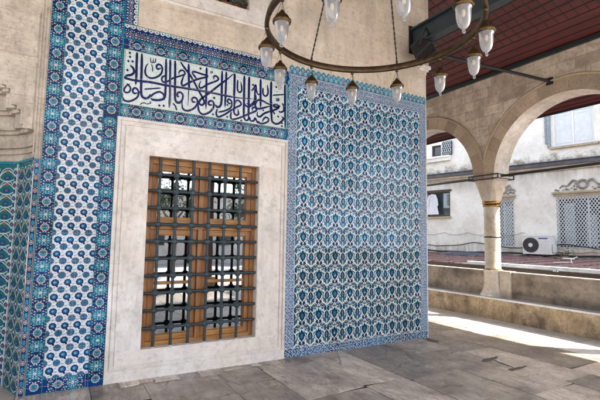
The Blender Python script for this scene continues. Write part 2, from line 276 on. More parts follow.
def ashlar():
    t = NT('arcade_ashlar'); P, x, y, z = t.pos()
    v = t.comb(t.math('ADD', y, x), t.math('ADD', z, .08), 0.0)
    w = t.noise(P, 2.0, 3); wob = t.comb(w, w, 0.0)
    va = t.node('ShaderNodeVectorMath', operation='MULTIPLY_ADD'); t.l.new(wob, va.inputs[0]); va.inputs[1].default_value = (.02,.02,0); t.l.new(v, va.inputs[2])
    b = t.node('ShaderNodeTexBrick'); t.l.new(va.outputs[0], b.inputs['Vector'])
    b.inputs['Scale'].default_value = 1; b.inputs['Brick Width'].default_value = .58; b.inputs['Row Height'].default_value = .205
    b.inputs['Mortar Size'].default_value = .008; b.inputs['Mortar Smooth'].default_value = .4; b.inputs['Bias'].default_value = 0
    b.offset = .43; b.squash = .8; b.squash_frequency = 3
    b.inputs['Color1'].default_value = (.68,.57,.47,1); b.inputs['Color2'].default_value = (.42,.33,.26,1); b.inputs['Mortar'].default_value = (.46,.37,.27,1)
    n1 = t.noise(P, 3.2, 8, .7); n2 = t.noise(P, 16, 7, .7)
    c = t.mix(t.ramp(n1, [(.35, .65), (.6, 0.0)]), b.outputs['Color'], (.22,.165,.12))
    c = t.mix(t.ramp(n1, [(.55, 0.0), (.75, .5)]), c, (.50,.40,.30))
    c = t.mix(t.ramp(n2, [(.3, .6), (.48, 0.0)]), c, (.13,.10,.075))
    # creeping damp near the springing
    t.bump(t.math('SUBTRACT', t.math('ADD', n2, n1), t.math('MULTIPLY', b.outputs['Fac'], .8)), .55, .012)
    return t.out(c, .8, .3)
M['ashlar'] = ashlar()

def paving():
    t = NT('paving_stone'); P, x, y, z = t.pos(); tn = t.tint()
    off = t.node('ShaderNodeVectorMath', operation='MULTIPLY_ADD'); off.inputs[1].default_value = (31,17,5)
    t.l.new(t.comb(tn, tn, tn), off.inputs[0]); t.l.new(P, off.inputs[2]); V = off.outputs[0]
    n1 = t.noise(V, 1.8, 9, .65, .3); n2 = t.noise(V, 9, 8, .75); n3 = t.noise(t.stretch(V, (4.2,.55,1)), 1.7, 10, .72, 1.0)
    n4 = t.noise(P, .9, 5, .6)
    c = t.mix(t.ramp(n1, [(.32, 1.0), (.62, 0.0)]), (.56,.475,.395), (.20,.158,.128))
    c = t.mix(t.ramp(n3, [(.47, 0.0), (.505, .62), (.54, 0.0)]), c, (.11,.085,.07))
    c = t.mix(t.ramp(n2, [(.30, .8), (.44, 0.0)]), c, (.09,.075,.065))
    cr = t.node('ShaderNodeTexVoronoi', feature='DISTANCE_TO_EDGE'); cr.inputs['Scale'].default_value = 1.3
    dv = t.node('ShaderNodeVectorMath', operation='MULTIPLY_ADD'); dv.inputs[1].default_value = (.5,.5,.5); nn = t.noise(V, 4, 5, .6); t.l.new(t.comb(nn, nn, nn), dv.inputs[0]); t.l.new(V, dv.inputs[2]); t.l.new(dv.outputs[0], cr.inputs['Vector'])
    c = t.mix(t.math('MULTIPLY', t.ramp(cr.outputs['Distance'], [(.005, .9), (.018, 0.0)]), t.ramp(n4, [(.42, 0.0), (.56, 1.0)])), c, (.07,.055,.05))
    c = t.mix(t.ramp(n4, [(.52, 0.0), (.70, .55)]), c, (.56,.48,.41))
    k = t.math('ADD', .58, t.math('MULTIPLY', tn, .78))
    c = t.mix(1.0, c, t.comb(k, k, t.math('MULTIPLY', k, .99)), 'MULTIPLY')
    t.bump(t.math('ADD', t.math('MULTIPLY', n2, .6), n1), .35, .012)
    rr = t.ramp(t.math('ADD', t.math('MULTIPLY', n1, .5), t.math('MULTIPLY', n2, .5)), [(.36, .50), (.6, .20)])
    return t.out(c, rr, .5)
M['paving'] = paving()
M['palepaving'] = stone('pale_paving', (.70,.67,.63), (.52,.49,.46), (.60,.54,.47), .5, 2.2, .3, .25, .4, .2)  # pale slabs, strip fitted to the sunlit band to make it brighter
M['joint'] = simple('joint_mortar', (.055,.045,.038), .9)
M['cement'] = simple('cement_patch', (.13,.108,.09), .85, var=.5, scale=40)
M['courtyard'] = stone('courtyard_paving', (.46,.45,.44), (.32,.31,.30), (.44,.42,.38), .6, 1.0, .3)

def redwood():
    t = NT('dark_red_boards'); P, x, y, z = t.pos()
    n = t.noise(t.stretch(P, (6,.5,6)), 3, 7, .65); n2 = t.noise(P, 30, 4)
    wn_ = t.node('ShaderNodeTexWhiteNoise', noise_dimensions='1D'); t.l.new(t.math('FLOOR', t.math('DIVIDE', x, .165)), wn_.inputs['W'])
    c = t.mix(t.ramp(n, [(.35, 1.0), (.65, 0.0)]), (.105,.019,.019), (.060,.011,.012))
    k = t.math('ADD', .8, t.math('MULTIPLY', wn_.outputs['Value'], .4)); c = t.mix(1.0, c, t.comb(k, k, k), 'MULTIPLY')
    t.bump(n, .15, .004)
    return t.out(c, .5, .4)
M['red'] = redwood()
M['batten'] = simple('dark_green_batten', (.012,.022,.024), .5)
M['greenpaint'] = simple('dark_green_paint', (.010,.022,.022), .45)
M['steel'] = simple('blue_grey_steel', (.030,.046,.056), .42, var=.4, scale=9)
M['iron'] = simple('black_iron', (.010,.011,.013), .5, var=.3)
def grille_paint():
    t = NT('grille_paint'); P, x, y, z = t.pos(); n = t.noise(P, 30, 7, .7); n2 = t.noise(P, 7, 5, .65)
    c = t.mix(t.ramp(n2, [(.35, 1.0), (.65, 0.0)]), (.010,.024,.030), (.020,.038,.045))
    c = t.mix(t.ramp(n, [(.60, 0.0), (.66, .85)]), c, (.11,.045,.02)); t.bump(n, .4, .004)
    return t.out(c, t.ramp(n, [(.4, .34), (.66, .8)]), .5)
M['grille'] = grille_paint()
M['lead'] = simple('roof_lead', (.16,.17,.18), .6, var=.3, scale=3)

def wood(name, col, dark, sc=(14,14,1.0)):
    t = NT(name); P, x, y, z = t.pos()
    n = t.noise(t.stretch(P, sc), 3, 8, .7, .6); n2 = t.noise(P, 5, 4)
    c = t.mix(t.ramp(n, [(.38, 1.0), (.58, 0.0)]), col, dark)
    c = t.mix(t.ramp(n2, [(.4, .5), (.6, 0.0)]), c, tuple(k*.6 for k in col))
    t.bump(n, .2, .003)
    return t.out(c, .42, .5)
M['wood_v'] = wood('varnished_wood_upright', (.38,.155,.04), (.12,.045,.014))
M['wood_h'] = wood('varnished_wood_rail', (.46,.215,.055), (.20,.085,.022), (1.0,14,14))

def pane():
    t = NT('window_glass'); t.n.remove(t.b)
    o = t.n['Material Output']; g = t.node('ShaderNodeBsdfGlossy'); g.inputs['Roughness'].default_value = .015
    g.inputs['Color'].default_value = (.92,.95,1,1)
    tr = t.node('ShaderNodeBsdfTransparent'); tr.inputs[0].default_value = (.75,.78,.78,1)
    lw = t.node('ShaderNodeFresnel'); lw.inputs[0].default_value = 2.4
    n = t.noise(t.pos()[0], 1.4, 2); bp = t.node('ShaderNodeBump'); bp.inputs['Strength'].default_value = .05; bp.inputs['Distance'].default_value = .02
    t.l.new(n, bp.inputs['Height']); t.l.new(bp.outputs[0], g.inputs['Normal'])
    mx = t.node('ShaderNodeMixShader'); t.l.new(t.math('ADD', lw.outputs[0], .13), mx.inputs[0]); t.l.new(tr.outputs[0], mx.inputs[1]); t.l.new(g.outputs[0], mx.inputs[2])
    t.l.new(mx.outputs[0], o.inputs['Surface']); return t.mat
M['glass'] = pane()
M['dark'] = simple('unlit_room_black', (.010,.009,.008), .9)  # near-black colour standing for the darkness of unlit rooms

# tile glazes.  g_s: flower strip and borders, g_f: arabesque field
FX0, FP, FZ0 = 2.803, .268, .1225
gb = (-.2, .2645, .0675, .2645)
M['b_cobalt'] = glaze('cobalt_border', (.003,.028,.125), gb, var=.7)
M['b_turq'] = glaze('turquoise_border', (.025,.22,.31), gb, var=.4)
M['b_peach'] = glaze('peach_border', (.50,.38,.32), gb, var=.3)
M['b_white'] = glaze('white_border', (.60,.63,.62), gb, var=.2)
M['b_edge'] = glaze('turquoise_edge', (.02,.20,.25), gb, var=.3)
M['b_red'] = glaze('bole_red', (.30,.09,.05), gb, var=.3)
gs = (-.055, .224, .135, .294)
M['s_white'] = glaze('white_strip', (.63,.68,.72), gs, var=.12, grout=(.5,.5,.5))
M['s_navy'] = glaze('navy_strip', (.003,.014,.095), gs, var=.6)
M['s_turq'] = glaze('turquoise_strip', (.015,.15,.28), gs, var=.5)
gf = (FX0, FP, FZ0, FP)
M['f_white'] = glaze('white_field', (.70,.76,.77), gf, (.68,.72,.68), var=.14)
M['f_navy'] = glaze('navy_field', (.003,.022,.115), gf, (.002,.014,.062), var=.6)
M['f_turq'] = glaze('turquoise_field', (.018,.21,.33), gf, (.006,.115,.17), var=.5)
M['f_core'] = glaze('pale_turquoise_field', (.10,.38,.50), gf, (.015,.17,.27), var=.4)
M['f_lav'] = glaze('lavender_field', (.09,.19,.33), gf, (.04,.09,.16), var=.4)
ge = (FX0, FP, FZ0, FP)
M['e_ground'] = glaze('lavender_border', (.16,.24,.36), ge, var=.25, zc=.1)
M['e_blue'] = glaze('blue_border', (.015,.06,.28), ge, var=.5)
M['e_teal'] = glaze('teal_border', (.04,.27,.36), ge, var=.4)
M['e_base'] = glaze('base_border_ground', (.015,.085,.17), (FX0, FP, -.2, 9), var=1.3)
M['c_white'] = glaze('calligraphy_ground', (.62,.68,.66), (.54, .262, 3.085, .31), var=.10, grout=(.45,.48,.46))
M['c_ink'] = glaze('calligraphy_cobalt', (.003,.007,.08), (.54, .262, 3.085, .31), var=.3)
M['c_green'] = glaze('green_line', (.03,.13,.09), None)
M['n_ground'] = glaze('niche_tile_ground', (.02,.13,.17), None)
M['n_white'] = glaze('niche_tile_white', (.52,.58,.52), None)
M['n_green'] = glaze('niche_tile_green', (.02,.15,.08), None)
M['n_navy'] = glaze('niche_tile_navy', (.015,.04,.22), None)
M['n_red'] = glaze('niche_tile_red', (.30,.09,.06), None)

# ---------------------------------------------------------------- setting: ground and floor
g = MB(); g.face([(-300,-300,-.35),(300,-300,-.35),(300,300,-.35),(-300,300,-.35)])
tag(g.build('ground', M['courtyard'], keep_world=True), kind='structure')
g = MB(); g.box(-14, 16, -18, -3.2, -.35, -.16)
tag(g.build('bounce_pavement', M['courtyard'], keep_world=True), kind='structure')  # unseen courtyard floor, added to bounce light and fill the pane reflections

YW = 5.063
fl = MB(); fl.box(-6, 7.9, -3.2, 16, -.3, -.007, 1)
rnd = random.Random(11); x = -6.0
while x < 7.86:
    w = rnd.uniform(.5, .86); x1 = min(7.86, x+w)
    if 6.1 < x1 and x < 6.55: x1 = 6.58
    elif x > 6.5: x1 = 7.22 if x < 7 else 7.86
    y = -3.2 + rnd.uniform(-1.2, 0)
    while y < 16:
        ln = rnd.choice([rnd.uniform(.5, .9), rnd.uniform(.9, 1.5), rnd.uniform(1.3, 2.3)])
        y1 = y+ln
        ya, yb = max(y, -3.2), min(y1, 16)
        near = ya < 5.4 or x > 5.0
        if yb-ya > .08 and near:
            gp = rnd.uniform(.002, .006); j = lambda: rnd.uniform(-.012, .012)
            s_ = rnd.uniform(-.02, .02)
            zt = rnd.uniform(-.0015, .0015)
            a = [(x+gp+j()*.4, ya+gp+j()-s_), (x1-gp+j()*.4, ya+gp+j()+s_), (x1-gp+j()*.4, yb-gp+j()+s_), (x+gp+j()*.4, yb-gp+j()-s_)]
            # chipped corners
            c_ = rnd.uniform(.005, .03); k = rnd.randrange(4); q = a[k]; p0 = a[k-1]; p1 = a[(k+1) % 4]
            def tw(q, p, d):
                L = math.hypot(p[0]-q[0], p[1]-q[1]); return (q[0]+(p[0]-q[0])*d/L, q[1]+(p[1]-q[1])*d/L)
            a = a[:k]+[tw(q, p0, c_), tw(q, p1, c_*1.6)]+a[k+1:]
            t_ = rnd.random()
            mt_ = 2 if x > 6.5 else 0
            fl.hexa([(p[0], p[1], -.006) for p in a], [(p[0], p[1], zt) for p in a], mt_, t_)
        y = y1
    x = x1
xx = .55; ri = random.Random(31)
while xx < 2.6:
    w_ = ri.uniform(.10, .30); d_ = ri.uniform(.10, .20)
    if ri.random() < .8:
        j = lambda: ri.uniform(-.012, .012)
        fl.hexa([(xx+j(), YW-.03-d_+j(), -.004), (xx+w_+j(), YW-.03-d_+j(), -.004), (xx+w_-.01, YW-.022, -.004), (xx, YW-.022, -.004)], [(xx+j(), YW-.03-d_+j(), .0045), (xx+w_+j(), YW-.03-d_+j(), .0045), (xx+w_-.01, YW-.022, .0045), (xx, YW-.022, .0045)], 0, ri.uniform(.2, 1.3))
    xx += w_
floor = tag(fl.build('floor', [M['paving'], M['joint'], M['palepaving']], keep_world=True), kind='structure')

def patch(name, pts, z=.003):
    m = MB(); m.face([(p[0], p[1], z) for p in pts]); return m.build(name, M['cement'], keep_world=True)

# ---------------------------------------------------------------- the tiled window wall
YW = 5.063
wall = thing('tiled_wall', (2.5, YW, 0), 'stone wall faced with blue and white tiles round a barred window', 'wall')
c = MB(); yb0, yb1 = YW+.012, YW+.62
c.box(-.2605, .862, yb0, yb1, 0, 6.3); c.box(2.252, 5.305, yb0, yb1, 0, 6.3)
c.box(.862, 2.252, yb0, yb1, 0, .322); c.box(.862, 2.252, yb0, yb1, 2.512, 4.6); c.box(.862, 2.252, yb0, yb1, 6.02, 6.3)
c.box(.862, 1.0, yb0, yb1, 4.6, 6.02); c.box(2.042, 2.252, yb0, yb1, 4.6, 6.02)
c.box(5.305-.4, 5.305, yb1, 9.0, 0, 6.3)
c.box(5.305, 5.43, YW+.03, 9.0, 4.52, 6.3)
c.build('masonry', M['plaster'], wall)
# upper stone facing
c = MB(); yf = YW-.004
c.box(.665, .94, yf, yb0, 4.022, 6.3); c.box(2.30, 5.306, yf, yb0, 3.90, 6.3)
c.box(.94, 2.30, yf, yb0, 4.022, 4.40)
c.box(2.30, 2.66, yf-.0003, yf, 4.022, 4.03)
c.build('stone_facing', M['plaster'], wall)
# small cornice at the corner, under the beam
c = MB(); c.box(5.12, 5.40, YW-.05, YW-.0045, 4.50, 4.56); c.box(5.16, 5.36, YW-.035, YW-.0045, 4.455, 4.50); c.box(5.307, 5.34, YW-.0035, YW+.4, 4.40, 4.50)
c.build('corner_cornice', M['marble'], wall, bevel=.006)
c = MB(); c.box(5.3055, 5.318, YW-.006, YW+.3, 0, 4.39); c.build('corner_edge', M['marble'], wall)

# ---- flat 2-D drawing on the wall plane
LAY = .0007
class Draw(MB):
    def __init__(s, tr=None): super().__init__(); s.tr = tr or (lambda u_, v_, d: (u_, YW-d, v_))
    def poly(s, pts, m, lay):
        s.cnt = (getattr(s, 'cnt', 0)+1) % 60; lay += getattr(s, 'off', 0)+s.cnt*.012
        s.face([s.tr(p[0], p[1], lay*LAY) for p in pts], m)
    def rect(s, x0, x1, z0, z1, m, lay): s.poly([(x0,z0),(x1,z0),(x1,z1),(x0,z1)], m, lay)
    def disk(s, cx, cz, rx, rz, m, lay, n=14, rot=0, wob=0, lob=0):
        p = []
        for k in range(n):
            a = 2*math.pi*k/n; q = 1+wob*math.cos(lob*a)
            X = rx*q*math.cos(a); Z = rz*q*math.sin(a)
            p.append((cx+X*math.cos(rot)-Z*math.sin(rot), cz+X*math.sin(rot)+Z*math.cos(rot)))
        s.poly(p, m, lay)
    def leaf(s, x0, z0, x1, z1, w, m, lay, bend=0):
        dx, dz = x1-x0, z1-z0; L = math.hypot(dx, dz); nx, nz = -dz/L, dx/L
        A_, B_ = [], []
        for k in range(7):
            t = k/6; b = bend*math.sin(math.pi*t); h = w*.5*math.sin(math.pi*min(1, t*.92+.04))
            cx, cz = x0+dx*t+nx*b, z0+dz*t+nz*b
            A_.append((cx+nx*h, cz+nz*h)); B_.append((cx-nx*h, cz-nz*h))
        s.poly(B_+A_[::-1], m, lay)
    def stroke(s, pts, wx, wz, m, lay, taper=True, close=False, sub=5):
        P = catmull(pts, sub) if len(pts) > 2 else pts
        n = len(P); Lf, Rt = [], []
        for i, p in enumerate(P):
            a = P[max(0, i-1)]; b = P[min(n-1, i+1)]; dx, dz = b[0]-a[0], b[1]-a[1]; L = math.hypot(dx, dz) or 1
            nx, nz = -dz/L, dx/L; t = i/(n-1)
            k = 1.0
            if taper: k = min(1, .55+t*6)*min(1, .25+(1-t)*5)
            Lf.append((p[0]+nx*wx*.5*k, p[1]+nz*wz*.5*k)); Rt.append((p[0]-nx*wx*.5*k, p[1]-nz*wz*.5*k))
        s.cnt = (getattr(s, 'cnt', 0)+1) % 60; lay += getattr(s, 'off', 0)+s.cnt*.012
        n0 = len(s.v)
        for a, b in zip(Lf, Rt): s.v.append(s.tr(a[0], a[1], lay*LAY)); s.v.append(s.tr(b[0], b[1], lay*LAY))
        for i in range(n-1):
            s.f.append((n0+2*i+1, n0+2*i+3, n0+2*i+2, n0+2*i)); s.m.append(m); s.t.append(.5); s.sm.append(False)

BM = [M[k] for k in ('b_cobalt','b_turq','b_peach','b_white','b_edge','b_red')]
rb = random.Random(3)
def circle_flower(d, x, z, s=1.0, L=3):
    d.disk(x, z, .047*s, .047*s, 2, L, 18, wob=.05, lob=9); d.disk(x, z, .041*s, .041*s, 3, L+.5, 18); d.disk(x, z, .037*s, .037*s, 0, L+1, 18)
    d.disk(x, z, .034*s, .034*s, 1, L+2, 16); d.disk(x, z, .030*s, .030*s, 1, L+3, 16, wob=.10, lob=8)
    d.disk(x, z, .014*s, .014*s, 0, L+4, 10); d.disk(x, z, .006*s, .006*s, 5, L+5, 8)
def medallion(d, x, z, w=.066, h=.050, L=2, vert=True):
    d.disk(x, z, w, h*1.12, 1, L, 24, wob=.07, lob=12); d.disk(x, z, w*.62, h*.66, 0, L+.3, 20, wob=.1, lob=8); d.disk(x, z, w*.55, h*.60, 1, L+.6, 20)
    for k in range(10):
        a = 2*math.pi*k/10
        d.leaf(x+w*.35*math.cos(a), z+h*.35*math.sin(a), x+w*.85*math.cos(a), z+h*.80*math.sin(a), .0065, 3, L+1)
    for k in range(6):
        a = 2*math.pi*(k+.5)/6; d.disk(x+w*.5*math.cos(a), z+h*.5*math.sin(a), .005, .005, 0, L+2, 6)
    d.disk(x, z, w*.25, h*.3, 3, L+3, 10); d.disk(x, z, w*.12, h*.15, 2, L+4, 8)
def dots(d, x, z, w, h, ax):
    """peach rosettes between circle and medallion"""
    for sx in (-1, 1):
        for sz in (-1, 1):
            for (a, b, rr) in ((.52, .20, .0088), (.16, .30, .0080), (.80, .42, .0068), (.84, .04, .006)):
                if ax == 'z': px, pz = x+sx*a*w, z+sz*b*h
                else: px, pz = x+sx*b*h, z+sz*a*w
                d.disk(px, pz, rr*.85, rr*.85, 2, 2, 8, wob=.12, lob=5); d.disk(px, pz, rr*.45, rr*.45, 3, 3, 5)
    for sx in (-1, 1):
        for sz in (-1, 1):
            if ax == 'z': d.leaf(x+sx*.25*w, z+sz*.06*h, x+sx*.75*w, z+sz*.16*h, .010, 1, 2, .006*sx*sz)
            else: d.leaf(x+sx*.06*h, z+sz*.25*w, x+sx*.16*h, z+sz*.75*w, .010, 1, 2, .006*sx*sz)
def band(d, x0, x1, z0, z1, ax, c0, P=.2645, base=0, mw=None):
    """medallion border; circles at c0 + k*P along the axis, medallions halfway"""
    d.rect(x0, x1, z0, z1, 0, base+.4)
    e = .006
    if ax == 'z': d.rect(x0, x0+e, z0, z1, 4, 7); d.rect(x1-e, x1, z0, z1, 4, 7); lo, hi, cc, hw = z0, z1, (x0+x1)/2, (x1-x0)/2
    else: d.rect(x0, x1, z0, z0+e, 4, 7); d.rect(x0, x1, z1-e, z1, 4, 7); lo, hi, cc, hw = x0, x1, (z0+z1)/2, (z1-z0)/2
    k = math.floor((lo-c0)/P)
    p = c0+k*P
    while p < hi+P:
        s_ = hw/.0725*.86
        if lo+.03 < p < hi-.03:
            X, Z = (cc, p) if ax == 'z' else (p, cc)
            circle_flower(d, X, Z, s_)
        q = p+P/2
        if lo+.03 < q < hi-.03:
            X, Z = (cc, q) if ax == 'z' else (q, cc)
            mh = (hw*.90, .046) if ax == 'z' else (.046, hw*.88)
            medallion(d, X, Z, *mh)
        for m_ in (p+P/4, p+3*P/4):
            if lo+.05 < m_ < hi-.05:
                X, Z = (cc, m_) if ax == 'z' else (m_, cc)
                dots(d, X, Z, hw, .066, ax)
        p += P

# ---- flower strip on the left (white ground) and its borders
strip = MB(); strip.box(-.20, .4995, YW, yb0, 0, 6.3, 0)
strip.v = list(strip.v)
stripo = strip.build('flower_tile_strip', M['s_white'], wall)
d = Draw(); SM = [M['s_white'], M['s_navy'], M['s_turq'], M['b_red'], M['b_peach']]
row = 0; z = .137+.0
while z < 6.3:
    for k in range(-1, 4):
        for (ox, oz, typ) in ((.054, 0, 0), (-.004, .0735, 1)):
            X = ox+k*.1125; Z = z+oz
            if X < -.09 or X > .39 or Z > 6.28: continue
            j1, j2 = rb.uniform(-.002, .002), rb.uniform(-.002, .002); X += j1; Z += j2
            q_ = rb.uniform(.96, 1.05)
            d.disk(X, Z, .0355*q_, .0345*q_, 1, 1, 18, wob=.05, lob=9, rot=rb.uniform(0, .5))
            if typ == 1:
                d.leaf(X+.010, Z-.022, X+.026, Z-.050, .020, 1, 1)
                d.disk(X, Z+.002, .023, .022, 2, 2, 14, wob=.12, lob=7); d.disk(X-.003, Z+.002, .008, .007, 0, 3, 8); d.disk(X-.003, Z+.002, .004, .004, 1, 4, 6)
            else:
                d.disk(X, Z, .0305, .0295, 4, 2, 16, wob=.05, lob=9); d.disk(X, Z, .0285, .0275, 1, 2.6, 16); d.disk(X, Z, .025, .024, 2, 3, 16, wob=.10, lob=6)
                if (k+row) % 3: d.disk(X, Z, .008, .008, 1, 4, 8); d.disk(X, Z, .0045, .0045, 3, 5, 6)
                else: d.rect(X-.002, X+.002, Z-.021, Z+.021, 1, 4)
            for (ax_, az_) in ((.050, .018), (-.004, .056)):
                d.leaf(X+ax_-.008, Z+az_-.006, X+ax_+.008, Z+az_+.008, .006, 2, .6)
            # thin pale stems
            d.stroke([(X+.035, Z-.012), (X+.055, Z-.018), (X+.075, Z-.008)], .003, .003, 2, .8)
    z += .147; row += 1
d.build('flower_motifs', SM, stripo)
d = Draw(); d.off = 6
band(d, -.20, -.055, 0, 6.3, 'z', .335-.2645)
band(d, .35, .4995, 0, 2.93, 'z', .337)
band(d, .35, .515, 2.93, 6.3, 'z', .337)
band(d, -.055, .35, 0, .142, 'x', .08)
d.build('medallion_border', BM, stripo)
c = MB(); c.box(-.262, -.2005, YW-.002, yb0-.001, 2.36, 6.3); c.box(-.225, -.212, YW-.008, YW-.0025, 2.36, 6.3); c.box(-.252, -.240, YW-.008, YW-.0025, 2.36, 6.3)
c.build('edge_moulding', M['carved'], wall)
c = MB(); c.box(-.262, -.2005, YW, yb0, 0, 2.3595); jb = c.build('jamb_tiles', M['b_cobalt'], wall)
d = Draw(); z = .05
d.rect(-.2615, -.2005, 0, 2.359, 0, .5); d.rect(-.209, -.201, 0, 2.359, 4, 1); d.rect(-.2155, -.2115, 0, 2.359, 2, 1); d.rect(-.2600, -.2565, 0, 2.359, 2, 1)
while z < 2.32:
    d.disk(-.236, z, .016, .024, 2, 2, 12); d.disk(-.236, z, .011, .016, 0, 3, 10); d.disk(-.236, z, .006, .008, 3, 4, 8); d.disk(-.236, z+.066, .015, .027, 1, 2, 12)
    for q in (-.012, .012): d.disk(-.236+q, z+.034, .004, .005, 3, 2, 6)
    z += .132
d.build('jamb_motifs', BM, jb)

# ---- frieze: crenellated outer band, medallion band, calligraphy
back = MB(); back.box(.4998, .664, YW, yb0, 2.921, 6.3); back.box(.664, 2.66, YW, yb0, 2.921, 4.0215); 
frieze = back.build('calligraphy_frieze', M['b_cobalt'], wall)
d = Draw()
def cren(d, x0, x1, z0, z1, ax, flip=1):
    """navy band with peach palmettes and a comb of white teeth on its outer side"""
    d.rect(x0, x1, z0, z1, 0, .6)
    if ax == 'x': lo, hi, a0, a1 = x0, x1, z0, z1
    else: lo, hi, a0, a1 = z0, z1, x0, x1
    H_ = a1-a0; P = .0655; n = int((hi-lo)/P)
    def T(p, q): return (p, q) if ax == 'x' else (q, p)
    for k in range(n+1):
        p = lo+P*(k+.5)
        if p > hi-.02: break
        X, Z = T(p, a1-.026*1.0)
        # white tooth + navy dart
        q = [T(p-.030, a1-.006), T(p+.030, a1-.006), T(p+.026, a1-.034), T(p, a1-.052), T(p-.026, a1-.034)]
        if ax != 'x': q = q[::-1]
        d.poly(q, 3, 1)
        X, Z = T(p, a1-.026); d.disk(X, Z, .010, .010, 1, 2, 8)
        X, Z = T(p+P/2, a1-.022); d.disk(X, Z, .007 if ax == 'x' else .014, .014 if ax == 'x' else .007, 5 if k % 2 else 2, 3, 8)
        X, Z = T(p, a0+.055); d.disk(X, Z, .024, .024, 2, 2, 12, wob=.1, lob=6); d.disk(X, Z, .021, .021, 0, 2.4, 12); d.disk(X, Z, .014, .014, 0, 3, 10); d.disk(X, Z, .007, .007, 3, 4, 8)
        X, Z = T(p+P/2, a0+.060); d.disk(X, Z, .009, .013, 2 if k % 2 else 5, 2, 8)
        X, Z = T(p+P/2, a0+.028); d.disk(X, Z, .015, .012, 1, 2, 8); d.disk(X, Z, .008, .006, 3, 3, 8)
        for sg_ in (-1, 1):
            q0_ = T(p, a0+.030); q1_ = T(p+sg_*.028, a0+.088); d.leaf(q0_[0], q0_[1], q1_[0], q1_[1], .010, 1, 1.6, .008*sg_)
            q0_ = T(p+sg_*.012, a0+.100); d.disk(q0_[0], q0_[1], .0055, .0055, 3, 2.2, 6)
        X, Z = T(p, a0+.022); d.disk(X, Z, .010, .006, 2, 2, 8)
        X, Z = T(p+P/2, a0+.085); d.disk(X, Z, .006, .006, 2, 2, 6)
    for (m0, m1) in ((a0, a0+.006), (a1-.006, a1)):
        if ax == 'x': d.rect(x0, x1, m0, m1, 4, 5)
        else: d.rect(m0, m1, z0, z1, 4, 5)
cren(d, .52, 2.66, 3.846, 4.0215, 'x')
cren(d, .52, .664, 4.0215, 6.3, 'z')
band(d, .517, 2.66, 3.71, 3.846, 'x', .935)
band(d, .517, 2.66, 2.921, 3.078, 'x', .945, .2495)
d.rect(2.628, 2.659, 3.078, 3.71, 1, 5); d.rect(2.634, 2.640, 3.078, 3.71, 3, 6)
d.rect(.515, .524, 2.93, 4.02, 4, 6)
d.build('medallion_border', BM, frieze)
d = Draw(); CM = [M['c_white'], M['c_ink'], M['c_green'], M['b_edge']]
d.rect(.525, 2.63, 3.070, 3.722, 2, 8); d.rect(.533, 2.622, 3.078, 3.714, 0, 9)
for (x0, x1, z0, z1, m_) in ((.540, .546, 3.084, 3.708, 3), (2.608, 2.618, 3.084, 3.708, 3)): d.rect(x0, x1, z0, z1, m_, 10)
for i, (dot, wx, wz, P) in enumerate(CALLI):
    L = 11+(i % 7)*.25
    P = [(p[0], min(3.704, max(3.092, p[1]))) for p in P]
    if dot:
        x_, z_ = P[0]; rx, rz = wx*.85, wz*.85
        d.poly([(x_-rx, z_), (x_, z_-rz), (x_+rx, z_), (x_, z_+rz)], 1, L)
    else: d.stroke(P, wx*1.12, wz*1.12, 1, L)
d.build('inscription', CM, frieze)

